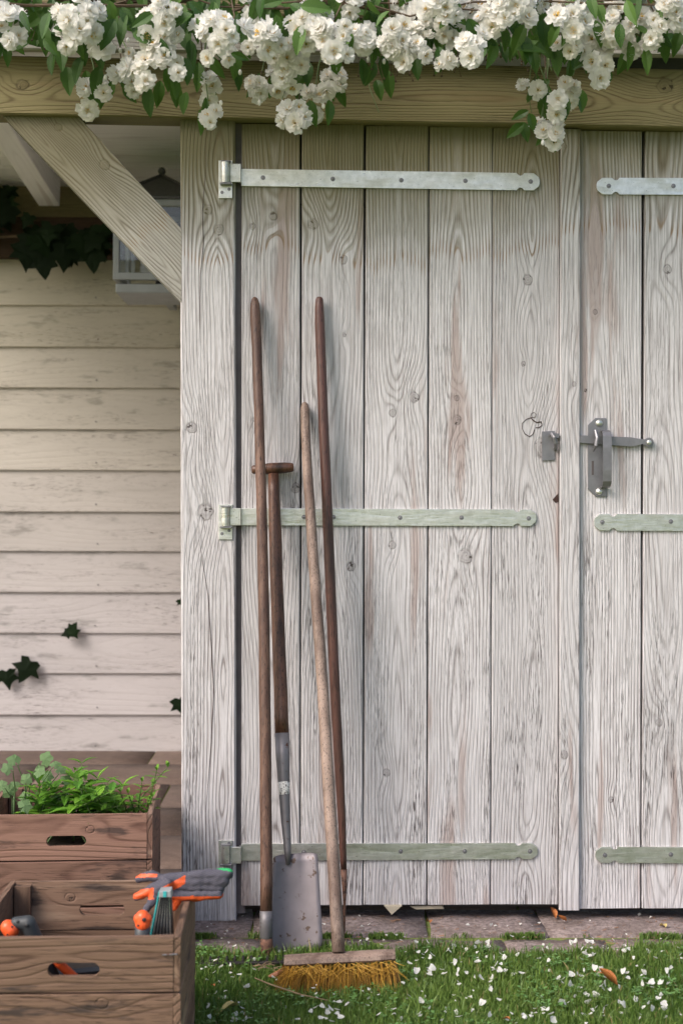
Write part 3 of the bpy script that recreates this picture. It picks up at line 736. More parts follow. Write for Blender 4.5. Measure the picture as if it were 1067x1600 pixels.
def aim(direction, nrm, roll=0):
    """rotation taking +Y to direction and +Z near nrm"""
    y = Vector(direction).normalized(); z = Vector(nrm); z = (z - y * z.dot(y))
    if z.length < 1e-4: z = Vector((.3, .2, 1)); z = z - y * z.dot(y)
    z.normalize(); x = y.cross(z)
    return Matrix((x, y, z)).transposed().to_quaternion()

# ================================================================== IVY
ivy_out = [(0, 0), (.22, -.12), (.5, -.02), (.42, .22), (.62, .5), (.30, .55), (.16, .78), (0, 1.05), (-.16, .78), (-.30, .55), (-.62, .5), (-.42, .22), (-.5, -.02), (-.22, -.12)]
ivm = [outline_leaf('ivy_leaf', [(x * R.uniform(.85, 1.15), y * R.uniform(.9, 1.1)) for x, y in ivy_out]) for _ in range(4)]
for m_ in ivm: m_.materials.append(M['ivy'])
def ivy(label, pts, anchor, group=None):
    root = thing('ivy', label, 'plant', anchor, group)
    for (px, py, y, size, ang) in pts:
        p = at(px, py, y); d = Vector((math.sin(ang), -.05, -math.cos(ang)))
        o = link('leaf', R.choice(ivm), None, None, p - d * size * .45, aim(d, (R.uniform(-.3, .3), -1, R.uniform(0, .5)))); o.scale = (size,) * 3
        o.parent = root; o.matrix_parent_inverse = root.matrix_basis.inverted()
    return root
pts = []
for i in range(60):
    px = R.uniform(-80, 165); yy_ = R.uniform(YB - .22, YB - .10)
    lo = 425 if 25 < px < 165 else 395
    py = R.uniform(300 if px < 45 else 365, lo - 25)
    pts.append((px, py, yy_, R.uniform(.06, .10), R.uniform(-.6, .6)))
for px, py in [(145, 405), (68, 415), (100, 400), (40, 400), (60, 395), (130, 385), (150, 385)]: pts.append((px, py, YB - .2, .105, R.uniform(-.2, .2)))
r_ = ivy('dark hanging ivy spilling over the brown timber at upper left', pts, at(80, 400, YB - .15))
bm = bmesh.new(); tube(bm, [at(-200, 350, YB - .14), at(-60, 372, YB - .15), at(40, 368, YB - .15), at(110, 380, YB - .15), at(160, 392, YB - .15)], [.006, .006, .005, .004, .002], 6); put('vine', bm, M['stemb'], r_)
r_ = ivy('pair of ivy leaves on the lower left weatherboards', [(12, 1062, YB - .03, .075, .2), (40, 1048, YB - .035, .095, -.5)], at(40, 1048, YB - .03))
bm = bmesh.new(); tube(bm, [at(-40, 1056, YB - .012), at(10, 1052, YB - .012), at(34, 1040, YB - .014)], .0016, 5); put('vine', bm, M['stemb'], r_)
ivy('small ivy sprig alone near the middle of the weatherboards', [(104, 990, YB - .03, .045, -1.2), (115, 981, YB - .03, .05, 2.6), (116, 990, YB - .035, .045, .6)], at(110, 985, YB - .03))
ivy('ivy leaf peeping out low beside the post', [(284, 1105, YB - .05, .075, .3)], at(280, 1105, YB - .05))
ivy('tiny ivy tip beside the post above the lower one', [(284, 942, YB - .05, .035, .5)], at(284, 942, YB - .05))

# ================================================================== CRATES
def crate(label, cx, cy, w, d, h, z0, rotz, mat, nb=3, th=.012, group='wooden apple crates'):
    root = thing('wooden_crate', label, 'crate', (cx, cy, z0), group, rotz=rotz)
    def lb(name, p0, p1, wd, t, face, **kw):
        o = board(name, p0, p1, wd, t, mat, None, face=Vector(face), **kw); o.parent = root; return o
    bh = h / nb
    def holed(p0, face, L, wd, t, hw_, hh, hz):
        """board with a slotted hand hole; local X width(vertical), Z length"""
        z = (Vector(p0[1]) - Vector(p0[0])).normalized(); fy = -Vector(face); x = fy.cross(z)
        bm = bmesh.new(); outer = [(-wd / 2, 0), (wd / 2, 0), (wd / 2, L), (-wd / 2, L)]
        N = 20; hole = []
        for k in range(N):
            a = 2 * PI * (k + .5) / N; c, s = math.cos(a), math.sin(a)
            zc = (hw_ - hh) * (1 if s > 0 else -1)
            hole.append((hz + hh * c, L / 2 + zc + hh * s))
        # front/back faces by quads strips between hole and rectangle perimeter
        def per(a):   # radial projection on rectangle from the hole centre
            c, s = math.cos(a), math.sin(a); cxh, czh = hz, L / 2
            ts = []
            if c > 1e-9: ts.append((wd / 2 - cxh) / c)
            if c < -1e-9: ts.append((-wd / 2 - cxh) / c)
            if s > 1e-9: ts.append((L - czh) / s)
            if s < -1e-9: ts.append((-czh) / s)
            tt = min(ts); return (cxh + c * tt, czh + s * tt)
        angs = [math.atan2(q[1] - L / 2, q[0] - hz) for q in hole]
        cor = [math.atan2(c[1] - L / 2, c[0] - hz) for c in outer]
        per_pts = [(a, per(a), i) for i, a in enumerate(angs)] + [(a, outer[i], None) for i, a in enumerate(cor)]
        per_pts.sort(key=lambda q: q[0] % (2 * PI))
        F_, B_ = [], []
        hv = [[bm.verts.new((q[0], yy2, q[1])) for q in hole] for yy2 in (-t / 2, t / 2)]
        pv = [[bm.verts.new((q[1][0], yy2, q[1][1])) for q in per_pts] for yy2 in (-t / 2, t / 2)]
        m = len(per_pts)
        idx = [q[2] for q in per_pts]; st = next(i for i in range(m) if idx[i] is not None)
        for s_ in (0, 1):
            cur = idx[st]
            for k in range(m):
                i = (st + k) % m; j = (i + 1) % m; nx = idx[j] if idx[j] is not None else cur
                vv = [pv[s_][i], pv[s_][j]] + ([hv[s_][nx]] if nx != cur else []) + [hv[s_][cur]]
                try: bm.faces.new(vv)
                except ValueError: pass
                cur = nx
        for i in range(m): bm.faces.new((pv[0][i], pv[0][(i + 1) % m], pv[1][(i + 1) % m], pv[1][i]))
        for i in range(N): bm.faces.new((hv[0][i], hv[0][(i + 1) % N], hv[1][(i + 1) % N], hv[1][i]))
        me = mesh_bm(bm); q = Matrix((x, fy, z)).transposed().to_quaternion()
        o = link('board', me, mat, root, Vector(p0[0]) + fy * (t / 2), q); setw(o, wd, [(R.uniform(-.03, .03), R.uniform(.03, L - .03), .008)]); return o
    for k in range(nb):
        zc = bh * (k + .5); g_ = .0035
        for sgn, face in ((-1, (0, -1, 0)), (1, (0, 1, 0))):
            y = sgn * d / 2
            pa, pb = (-w / 2 + th, y, zc), (w / 2 - th, y, zc)
            # board X axis = fy x z ; want it +up for front; for the back board run the other way
            if sgn == 1: pa, pb = pb, pa
            if k == nb - 1:
                o = holed((pa, pb), face, w - 2 * th, bh - g_, th, .043, .0118, .008 * (-1 if sgn == -1 else -1) * 0 + .008)
                # hole slightly above the middle
            else: lb('board', pa, pb, bh - g_, th, face, knots=[(R.uniform(-.03, .03), R.uniform(.03, .3), .009)])
        for sgn, face in ((-1, (-1, 0, 0)), (1, (1, 0, 0))):
            x = sgn * w / 2
            pa, pb = (x, -d / 2 + .001, zc), (x, d / 2 - .001, zc)
            lb('board', pa, pb, bh - g_ - .001, th - .0006, face)
    for sx in (-1, 1):
        for sy in (-1, 1):
            lb('corner_post', (sx * (w / 2 - th - .0165), sy * (d / 2 - th - .0015), .01), (sx * (w / 2 - th - .0165), sy * (d / 2 - th - .0015), h - .006), .03, .016, (0, sy, 0), knots=[])
    lb('bottom_panel', (-w / 2 + th + .001, 0, .006), (w / 2 - th - .001, 0, .006), d - 2 * th - .004, .008, (0, 0, 1))
    return root
# front crate
fr = at(278, 1465, -1.055)
W1, D1, H1 = .352, .365, .281
c1 = crate('front wooden crate holding hand tools with gloves on its corner', fr.x - W1 / 2, -1.055 + D1 / 2, W1, D1, H1, 0.0, .022, M['crate2'])
fr2 = at(230, 1273, -.31)
W2, D2, H2 = .372, .34, .305
c2 = crate('rear wooden crate filled with green herbs', fr2.x - W2 / 2, -.31 + D2 / 2, W2, D2, H2, fr2.z - .305, .06, M['crate'])
# steel staple on the front crate's corner
bm = bmesh.new(); tube(bm, [at(254, 1493, -1.0545), at(256, 1493, -1.058), at(276, 1492, -1.058), at(277, 1492, -1.05)], .0015, 6)
o = put('steel_staple', bm, M['steel'], c1)
# soil in rear crate
bm = bmesh.new(); gridv = bmesh.ops.create_grid(bm, x_segments=14, y_segments=14, size=.5)
for v in bm.verts: v.co = Vector((v.co.x * (W2 - .028), v.co.y * (D2 - .03), .215 + .012 * mnoise.noise(v.co * 9)))
o = link('soil', mesh_bm(bm), M['soil'], c2, (0, 0, 0), smooth=True); o['kind'] = 'stuff'
c2m = c2.matrix_basis

# ---- herbs
lm1 = [leaf_mesh('herb_leaf_mesh', 1., R.uniform(.38, .5), .12, .2, R.uniform(.15, .5), 8) for _ in range(4)]
for m_ in lm1: m_.materials.append(M['herb'])
def herb(name, label, base, stems, meshes, size, matstem, cat='herb', spread=.05, pair=7):
    root = thing(name, label, cat, base, None)
    for (tx, ty, tz) in stems:
        b = Vector(base) + Vector((R.uniform(-spread, spread), R.uniform(-spread, spread), 0)); t = Vector((tx, ty, tz))
        m = (b + t) / 2 + Vector((R.uniform(-.01, .01), R.uniform(-.01, .01), .015))
        P_ = [b, b * .45 + m * .55 + Vector((0, 0, .004)), m, m * .45 + t * .55, t]
        bm = bmesh.new(); tube(bm, P_, [.0022, .002, .0018, .0014, .0008], 5); put('stem', bm, matstem, root)
        for k in range(pair):
            f = .25 + .75 * k / (pair - 1); seg = f * 4; i = min(3, int(seg)); p = P_[i].lerp(P_[i + 1], seg - i)
            a0 = k * PI / 2 + R.uniform(-.4, .4); sz = size * (1.1 - .45 * f) * R.uniform(.8, 1.2)
            if f > .95: sz *= .8
            for s_ in (0, PI):
                a = a0 + s_; d = Vector((math.cos(a), math.sin(a), R.uniform(.1, .75) if f < .9 else R.uniform(.8, 1.6)))
                o = link('leaf', R.choice(meshes), None, None, p, aim(d, (0, 0, 1))); o.scale = (sz,) * 3
                o.parent = root; o.matrix_parent_inverse = root.matrix_basis.inverted()
    return root
sb = fr2.z - .305 + .215
cc = Vector((c2.location.x, c2.location.y, 0))
stems = []
for i in range(20):
    px = R.uniform(50, 200); top = 1205 + abs(px - 130) * .30 + R.uniform(0, 40)
    yy = R.uniform(-.27, -.05); p = at(px, top, yy); stems.append((p.x, p.y, p.z))
stems.append(tuple(at(128, 1194, -.15))); stems.append(tuple(at(62, 1222, -.2)))
herb('mint_plant', 'bushy bright green leafy herb filling the middle of the rear crate', (cc.x, cc.y, sb), stems, lm1, .066, M['stem'], spread=.12)
g_out = []
for k in range(20):
    a = -PI / 2 + 2 * PI * k / 20; rr = .5 * (1 + .16 * math.cos(a * 5 + 1)) * (.35 if k == 0 else 1); g_out.append((rr * math.cos(a), .45 + rr * math.sin(a)))
gm = [outline_leaf('round_leaf_mesh', [(x * R.uniform(.9, 1.1), y * R.uniform(.9, 1.1)) for x, y in g_out], .25) for _ in range(3)]
for m_ in gm: m_.materials.append(M['herb2'])
root = thing('geranium_plant', 'dull green plant with rounded scalloped leaves on tall stalks at left of the rear crate', 'plant', (cc.x - .12, cc.y + .02, sb))
for (px, py, sz) in [(27, 1195, .034), (20, 1205, .028), (62, 1192, .034), (52, 1206, .03), (82, 1200, .028), (92, 1210, .024), (18, 1247, .036), (40, 1228, .028), (75, 1222, .03), (30, 1265, .034), (95, 1222, .028), (45, 1250, .03), (8, 1232, .026), (24, 1232, .03)]:
    yy = R.uniform(-.24, -.1); p = at(px, py, yy); b = Vector((cc.x - .12 + R.uniform(-.03, .03), cc.y + .02 + R.uniform(-.03, .03), sb))
    bm = bmesh.new(); m = b.lerp(p, .6) + Vector((R.uniform(-.012, .012), 0, .02)); tube(bm, [b, b.lerp(m, .5), m, p], [.002, .0017, .0014, .001], 5); put('stem', bm, M['herb2'], root)
    o = link('leaf', R.choice(gm), None, None, p, aim((R.uniform(-1, 1), R.uniform(-.3, .5), R.uniform(.1, .8)), (R.uniform(-.3, .3), -.8, .6))); o.scale = (sz * .95,) * 3; adopt(o, root)
lm3 = [leaf_mesh('divided_leaf_mesh', 1., .34, .3, .15, .25, 7) for _ in range(3)]
for m_ in lm3: m_.materials.append(M['herb'])
herb('lovage_plant', 'small plant with divided leaves leaning over the right side of the rear crate', (cc.x + .13, cc.y, sb), [tuple(at(262, 1199, -.14)), tuple(at(245, 1204, -.16)), tuple(at(222, 1222, -.18)), tuple(at(200, 1240, -.2)), tuple(at(188, 1238, -.22)), tuple(at(238, 1246, -.2))], lm3, .036, M['stem'], spread=.02, pair=6)

# ================================================================== HAND TOOLS IN THE FRONT CRATE
def capsule_mesh(parts, vox=.0022, smooth=6, name='shape'):
    """parts: list of (p0, p1, r0, r1, squash_axis vector or None, squash) -> fused remeshed surface"""
    bm = bmesh.new()
    for (p0, p1, r0, r1) in parts:
        p0, p1 = Vector(p0), Vector(p1); d = (p1 - p0); L = d.length; d = d.normalized() if L > 1e-6 else Vector((0, 0, 1))
        P_, rr = [], []
        for k in range(4): a = PI / 2 * (1 - k / 4); P_.append(p0 - d * r0 * math.sin(a)); rr.append(max(1e-4, r0 * math.cos(a)))
        P_.append(p0); rr.append(r0); P_.append(p1); rr.append(r1)
        for k in range(1, 5): a = PI / 2 * k / 4; P_.append(p1 + d * r1 * math.sin(a)); rr.append(max(1e-4, r1 * math.cos(a)))
        tube(bm, P_, rr, 12)
    me = mesh_bm(bm, name); o = bpy.data.objects.new('tmp', me); COL.objects.link(o)
    rm = o.modifiers.new('r', 'REMESH'); rm.mode = 'VOXEL'; rm.voxel_size = vox
    sm = o.modifiers.new('s', 'SMOOTH'); sm.iterations = smooth; sm.factor = .5
    dg = bpy.context.evaluated_depsgraph_get(); me2 = bpy.data.meshes.new_from_object(o.evaluated_get(dg)); 
    bpy.data.objects.remove(o); me2.materials.clear()
    me2.polygons.foreach_set('use_smooth', [True] * len(me2.polygons)); return me2

# upright hand fork / trowel handle with orange tip, right side
y0 = -.98
hz = thing('hand_trowel', 'hand tool standing upright with dark grip and orange cap next to the folding tool', 'hand tool', at(222, 1560, y0))
bm = bmesh.new(); tube(bm, [at(222, 1600, y0 + .01), at(221, 1520, y0), at(222, 1470, y0), at(223, 1446, y0)], [.008, .0125, .0135, .0125], 16, squash=.8); put('grip', bm, M['charcoal'], hz, smooth=True)
me = capsule_mesh([(at(223, 1444, y0), at(223, 1434, y0), .0135, .0125), (at(217, 1436, y0), at(229, 1436, y0), .0095, .0095)], .0015, 5)
adopt(link('orange_cap', me, M['orange']), hz)
bm = bmesh.new(); p = at(225, 1438, y0 - .0128); dome(bm, p, (0, -1, .1), .0036, .0012, 10, 2); dome(bm, at(216, 1447, y0 - .0118), (0, -1, 0), .0022, .0012, 8, 2); put('hang_hole', bm, M['black'], hz)

# folding tool: black body with silver slats, slightly fanned, turquoise edge
fy0 = -.955
ft = thing('folding_multi_tool', 'black folding tool with silver ribs and a turquoise edge standing in the front crate', 'hand tool', at(250, 1465, fy0))
bm = bmesh.new(); bm_prism(bm, XZ(fy0, [(236, 1466), (249, 1395), (266, 1394), (270, 1466)]), fy0 + .004, fy0 + .022, .002); put('body', bm, M['black'], ft)
for k in range(6):
    f = k / 5; x0 = 238.5 + f * 28; x1 = 250.5 + f * 13.5
    bm = bmesh.new(); a = at(x0, 1466, fy0 + .003); b = at(x1, 1402, fy0 + .003); tube(bm, [a, b], .0011, 6); put('rib', bm, M['galv'], ft)
    if k < 5:
        bm = bmesh.new(); a = at(x0 + 3, 1466, fy0 + .0025); b = at(x1 + 1.6, 1400, fy0 + .0025); tube(bm, [a, b], .0019, 6); put('blade', bm, M['black'], ft)
bm = bmesh.new(); bm_prism(bm, XZ(fy0, [(233, 1466), (247, 1396), (249, 1396), (236, 1466)]), fy0 + .002, fy0 + .018, .0005); put('edge_strip', bm, M['teal'], ft)
bm = bmesh.new(); bm_prism(bm, XZ(fy0, [(248, 1403), (249, 1393), (267, 1392), (268, 1403)]), fy0 - .002, fy0 + .024, .002); put('end_cap', bm, M['lantern'], ft)
bm = bmesh.new(); bm_box(bm, at(257.5, 1398, fy0 - .0026), (.006, .0014, .010), .0003); put('button', bm, M['teal'], ft)

# secateurs grip + orange ball at the left
y1 = -.99
sx_ = thing('secateurs', 'dark handled hand tool with round orange end leaning at the left of the front crate', 'hand tool', at(30, 1480, y1))
me = capsule_mesh([(at(26, 1443, y1), at(44, 1443, y1), .011, .0135), (at(44, 1443, y1), at(60, 1480, y1 + .01), .0135, .014), (at(60, 1480, y1 + .01), at(84, 1530, y1 + .03), .014, .012)], .0018, 5)
adopt(link('grip', me, M['charcoal']), sx_)
me = capsule_mesh([(at(13, 1450, y1 - .002), at(17, 1454, y1 - .002), .0135, .0145)], .0015, 4); adopt(link('orange_end', me, M['orange']), sx_)
bm = bmesh.new(); dome(bm, at(19, 1449, y1 - .0165), (0, -1, 0), .0022, .001, 8, 2); dome(bm, at(12, 1461, y1 - .0145), (0, -1, 0), .002, .001, 8, 2); dome(bm, at(28, 1441, y1 - .0105), (0, -1, .2), .003, .0015, 8, 2); dome(bm, at(42, 1447, y1 - .0135), (0, -1, 0), .0036, .0012, 10, 2)
put('rivets', bm, M['black'], sx_)
# the bit seen through the hand hole
y2 = -.97
kn_ = thing('folding_knife', 'small orange white and black tool seen through the front hand hole', 'hand tool', at(95, 1510, y2))
me = capsule_mesh([(at(88, 1502, y2), at(106, 1490, y2), .0075, .008), (at(92, 1506, y2), at(150, 1560, y2 + .03), .008, .008)], .0015, 3); adopt(link('body', me, M['orange']), kn_)
bm = bmesh.new(); bm_box(bm, at(95, 1497, y2 - .0085), (.017, .002, .003), .0005, Matrix.Rotation(-.6, 3, 'Y')); put('white_stripe', bm, M['white'], kn_)
bm = bmesh.new(); bm_box(bm, at(92, 1501, y2 - .0088), (.014, .003, .005), .0005, Matrix.Rotation(-.3, 3, 'Y')); put('black_stripe', bm, M['black'], kn_)
# dark folded sheath lying inside under the hole
bm = bmesh.new(); bm_box(bm, at(128, 1530, -.9), (.10, .05, .05), .006, Matrix.Rotation(.3, 3, 'Z')); tag(put('tool_pouch', bm, M['black'], origin=at(128, 1530, -.9)), 'black pouch lying in the front crate behind its hand hole', 'pouch')

# ---- gloves
def glovemat():
    g = G('glove_knit'); P = g.obj(); a = g.attr('dip', 'GEOMETRY').outputs['Fac']; x, y, z = g.xyz(P)
    w = g.math('SINE', g.mul(g.add(z, g.mul(x, .35)), 1900.)); n = g.noise(P, 700., 2., .5); n2 = g.noise(P, 40., 3., .5)
    knit = g.mix(g.add(.25, g.mul(w, .2)), (.085, .08, .105), (.16, .155, .19)); knit = g.mix(g.mul(n2, .5), knit, (.05, .048, .065))
    org = g.mix(g.step(n, .60, .68), (.80, .12, .03), (.35, .05, .02))
    m_ = g.step(g.add(a, g.mul(g.sub(n2, .5), .12)), .45, .55)
    gm_ = g.attr('rim', 'GEOMETRY').outputs['Fac']
    c = g.mix(m_, knit, org); c = g.mix(g.step(gm_, .4, .6), c, (.03, .42, .13)); g.col(c)
    g.put(g.b.inputs['Roughness'], g.lin(m_, 0., 1., .85, .42)); g.bump(g.add(g.mul(w, g.sub(.4, g.mul(m_, .4))), n), .0005); return g.m
M['glove'] = glovemat()
def glove(label, parts, cuff_end, dipf, yref):
    me = capsule_mesh(parts, .0020, 4, 'glove')
    nrm_ = [v.normal.copy() for v in me.vertices]
    for v, n_ in zip(me.vertices, nrm_):
        c_ = v.co; f_ = mnoise.noise(Vector((c_.x * 38, c_.y * 60, c_.z * 70))) * .0028 + mnoise.noise(Vector((c_.x * 110, c_.y * 110, c_.z * 160))) * .0012
        v.co = c_ + n_ * f_
    a = me.attributes.new('dip', 'FLOAT', 'POINT'); b = me.attributes.new('rim', 'FLOAT', 'POINT')
    for i, v in enumerate(me.vertices):
        a.data[i].value = dipf(v.co); px_ = 533.5 + (v.co - CAM).dot(rt) / (v.co - CAM).dot(fw) * F; py_ = 800 - (v.co - CAM).dot(up) / (v.co - CAM).dot(fw) * F
        b.data[i].value = 1.0 if cuff_end[0].x < .5 and px_ > 336 and py_ < 1357.5 + (px_ - 336) * .22 else 0.0
    o = link('work_glove', me, M['glove']); tag(o, label, 'glove', 'pair of work gloves'); return o
gy = -.80
def A(px, py, dy=0.0): return at(px, py, gy + dy)
top_parts = []
for k in range(4):      # body of the glove: a flattened bundle, tall at the cuff
    o_ = (k - 1.5) * .015; w_ = (1, 1.0, 1.0, 1)[k]
    for (ya, yb_, yc, ra) in ((1366, 1368, 1374, .0095), (1377, 1377, 1379, .0105), (1389, 1386, 1384, .0095)):
        top_parts.append((A(356 - (ya - 1366) * .55, ya, o_), A(318, yb_, o_), ra, ra)); top_parts.append((A(318, yb_, o_), A(258, yc, o_ * 1.1), ra, .0095))
top_parts += [(A(258, 1381, -.032), A(240, 1388, -.035), .0105, .0095), (A(240, 1388, -.035), A(222, 1399, -.032), .0095, .009), (A(222, 1399, -.032), A(214, 1403, -.032), .009, .0075),
              (A(258, 1378, -.012), A(238, 1370, -.010), .0105, .0095), (A(238, 1370, -.010), A(224, 1372, -.008), .0095, .0085), (A(224, 1372, -.008), A(217, 1375, -.008), .0085, .006),
              (A(262, 1382, -.04), A(248, 1392, -.045), .010, .009), (A(248, 1392, -.045), A(236, 1412, -.045), .009, .0085), (A(236, 1412, -.045), A(228, 1424, -.04), .0085, .007),
              (A(262, 1379, .02), A(246, 1371, .024), .010, .009), (A(246, 1371, .024), A(232, 1368, .026), .009, .007)]
def dip1(co):
    px = 533.5 + (co - CAM).dot(rt) / (co - CAM).dot(fw) * F; py = 800 - (co - CAM).dot(up) / (co - CAM).dot(fw) * F
    v = 0.0
    if px < 250: v = 1.0 if 1406 > py > 1391 - (px - 215) * .12 and px < 240 else 0.0
    if py < 1372 and px < 250 and py > 1364: v = max(v, 1.0 if px < 246 and py > 1366 else 0)
    if 1383 < py + (px - 262) * .55 < 1397 and 254 < px < 290: v = 1.0
    return v
cdir = (A(366, 1375) - A(345, 1377)).normalized()
glove('upper grey knit work glove lying across the corner of the front crate', top_parts, (A(358.5, 1361), Vector((.82, 0, .57))), dip1, gy)
gy2 = gy + .004
low = []
for k in range(4):
    o_ = (k - 1.5) * .015
    low.append((A(342, 1398, o_ - .006), A(300, 1401, o_ - .006), .0085, .009)); low.append((A(300, 1401, o_ - .006), A(262, 1397, o_ - .006), .009, .0095))
low += [(A(262, 1398, -.03), A(248, 1404, -.03), .0095, .009), (A(268, 1402, -.02), A(262, 1424, -.02), .009, .008), (A(280, 1402, -.024), A(272, 1418, -.026), .008, .007), (A(340, 1396, -.02), A(346, 1392, -.02), .008, .007),
        (A(330, 1386, .0), A(344, 1392, .0), .01, .009)]
glove('lower orange palmed work glove folded under the grey one', low, (A(900, 1375), Vector((1, 0, 0))), lambda co: 1.0 if (co.z < A(300, 1394).z + .002) else 0.0, gy)
# round emblem and white tab printed on the upper glove
bm = bmesh.new(); c_ = A(292, 1391, -.0395)
def ringmesh(bm, c, r0, r1, n=18, y=0.):
    a = [bm.verts.new((c.x + r0 * math.cos(2 * PI * k / n), c.y + y, c.z + r0 * math.sin(2 * PI * k / n))) for k in range(n)]; b = [bm.verts.new((c.x + r1 * math.cos(2 * PI * k / n), c.y + y, c.z + r1 * math.sin(2 * PI * k / n))) for k in range(n)]
    for k in range(n): bm.faces.new((a[k], a[(k + 1) % n], b[(k + 1) % n], b[k]))

# ================================================================== LONG TOOLS
def rod(name, pts, mat, parent, n=14, smooth=True):
    """pts: (px, py, y, width_px)"""
    P_, rr = [], []
    for px, py, y, w in pts:
        P_.append(at(px, py, y)); rr.append(w / 2 * (y + 3.385) / F)
    # refine + tiny wobble
    Q_, qq = [], []
    for i in range(len(P_) - 1):
        k = 4 if (P_[i + 1] - P_[i]).length > .1 else 1
        for j in range(k):
            f = j / k; Q_.append(P_[i].lerp(P_[i + 1], f) + (Vector((R.uniform(-1, 1), R.uniform(-1, 1), 0)) * .0005 if j else Vector())); qq.append(rr[i] + (rr[i + 1] - rr[i]) * f)
    Q_.append(P_[-1]); qq.append(rr[-1])
    bm = bmesh.new(); tube(bm, Q_, qq, n); return put(name, bm, mat, parent, smooth, origin=P_[-1])
def dep(t, b, py, p0, p1): return t + (b - t) * (py - p0) / (p1 - p0)
# rake
rk = thing('garden_rake', 'garden rake with the long brown handle leaning farthest left on the door', 'rake', at(416, 1500, -.285))
yt, yb = -.018, -.285
Y = lambda py: dep(yt, yb, py, 468, 1500)
rod('handle', [(397.5, 464, Y(464), 4), (398, 467, Y(467), 10), (398.5, 474, Y(474), 14), (399, 490, Y(490), 16.5), (402, 560, Y(560), 15.5), (405, 660, Y(660), 15.5), (409, 800, Y(800), 16.5), (413, 1000, Y(1000), 17.5), (415, 1200, Y(1200), 18.5), (416, 1380, Y(1380), 19), (416, 1424, Y(1424), 19)], M['h_rake'], rk)
rod('socket', [(416, 1424, Y(1424), 20.5), (416, 1440, Y(1440), 20.5), (416, 1466, Y(1466), 20.5), (416, 1467, Y(1466), 17)], M['steel'], rk)
rod('collar', [(416, 1466, Y(1466), 18), (416.5, 1472, Y(1472), 20), (417, 1486, Y(1486), 19), (417, 1492, Y(1490), 13), (417, 1499, Y(1496), 11), (417, 1503, Y(1500), 24), (417, 1505, Y(1500), 20)], M['rust'], rk)
bm = bmesh.new(); a = atz(308, 1507, .012); b = atz(462, 1504, .012); 
ctr = (a + b) / 2; ln_ = (b - a).length; ang = math.atan2(b.y - a.y, b.x - a.x)
bm_box(bm, ctr, (ln_, .014, .0055), .001, Matrix.Rotation(ang, 3, 'Z')); put('head_bar', bm, M['iron'], rk)
for k in range(12):
    f = (k + .5) / 12; p = a.lerp(b, f); bm = bmesh.new(); tube(bm, [p + Vector((0, .004, .001)), p + Vector((0, .03, .004)), p + Vector((0, .055, -.008))], [.0035, .003, .001], 6); put('tooth', bm, M['iron'], rk)
# spade
sp = thing('garden_spade', 'old T handled spade with grey steel blade standing behind the rake handle', 'spade', at(465, 1497, -.27))
yt, yb = -.022, -.262
Y = lambda py: dep(yt, yb, py, 731, 1495)
rod('shaft', [(427.5, 741, Y(741), 17), (428, 770, Y(770), 17.5), (430, 830, Y(830), 20), (433, 930, Y(930), 20), (437, 1040, Y(1040), 21), (440.5, 1147, Y(1147), 22.5)], M['h_spade'], sp)
bm = bmesh.new(); T0, T1 = at(393, 734, -.022), at(459, 730, -.022); P_ = [T0.lerp(T1, f) for f in (0, .04, .2, .4, .5, .6, .8, .96, 1)]
tube(bm, P_, [.0075, .0105, .0125, .0135, .0140, .0138, .0130, .0110, .0085], 14); put('crossbar', bm, M['h_spade'], sp, smooth=True, origin=T0)
rod('socket', [(440.5, 1146, Y(1146), 23.5), (442, 1190, Y(1190), 21.5), (444, 1235, Y(1235), 17.5), (446.5, 1285, Y(1285), 14.5), (449, 1320, Y(1320), 12), (449.5, 1331, Y(1331), 11), (450, 1352, Y(1352) + .003, 6)], M['steel'], sp)
rod('paint_patch', [(443.2, 1221, Y(1221) - .0008, 16), (443.4, 1223, Y(1223) - .001, 18.6), (444, 1241, Y(1241) - .001, 17), (444.1, 1243, Y(1243) - .0008, 14)], simple('flaking_white_paint', (.7, .69, .66), .6, 0., 220., .1, .0003, c2=(.1, .09, .09), nthr=(.55, .58)), sp)
# blade: gently dished sheet
bm = bmesh.new(); NX, NZ = 10, 12; top_ = [(427, 1337), (496, 1332)]; bot_ = [(412, 1497), (505, 1487)]
Fv, Bv = [], []
for j in range(NZ + 1):
    f = j / NZ; rowF, rowB = [], []
    for i in range(NX + 1):
        u = i / NX; xl = top_[0][0] + (bot_[0][0] - top_[0][0]) * f; xr_ = top_[1][0] + (bot_[1][0] - top_[1][0]) * f
        yl = top_[0][1] + (bot_[0][1] - top_[0][1]) * f; yr = top_[1][1] + (bot_[1][1] - top_[1][1]) * f
        cu = (2 * u - 1)
        px = xl + (xr_ - xl) * u; py = yl + (yr - yl) * u
        if j == 0: py += 4 * abs(cu) ** 6
        if j >= NZ - 1: 
            k_ = max(0, abs(cu) - .82) / .18; py -= (8 if j == NZ else 2) * k_ ** 2; px -= math.copysign(3 * k_ ** 2, cu) if j == NZ else 0
        yy = Y(py) + .014 * (1 - cu * cu) - .004 - (.006 * math.exp(-(cu * 5) ** 2) * max(0, 1 - f * 2.5))
        p = at(px, py, yy); rowF.append(bm.verts.new(p)); rowB.append(bm.verts.new(p + Vector((0, .002, 0))))
    Fv.append(rowF); Bv.append(rowB)
for j in range(NZ):
    for i in range(NX):
        bm.faces.new((Fv[j][i], Fv[j][i + 1], Fv[j + 1][i + 1], Fv[j + 1][i])); bm.faces.new((Bv[j][i], Bv[j + 1][i], Bv[j + 1][i + 1], Bv[j][i + 1]))
for j in range(NZ):
    for i in (0, NX): bm.faces.new((Fv[j][i], Fv[j + 1][i], Bv[j + 1][i], Bv[j][i]))
for i in range(NX):
    for j in (0, NZ): bm.faces.new((Fv[j][i], Fv[j][i + 1], Bv[j][i + 1], Bv[j][i]))
put('blade', bm, M['blade'], sp, smooth=True)
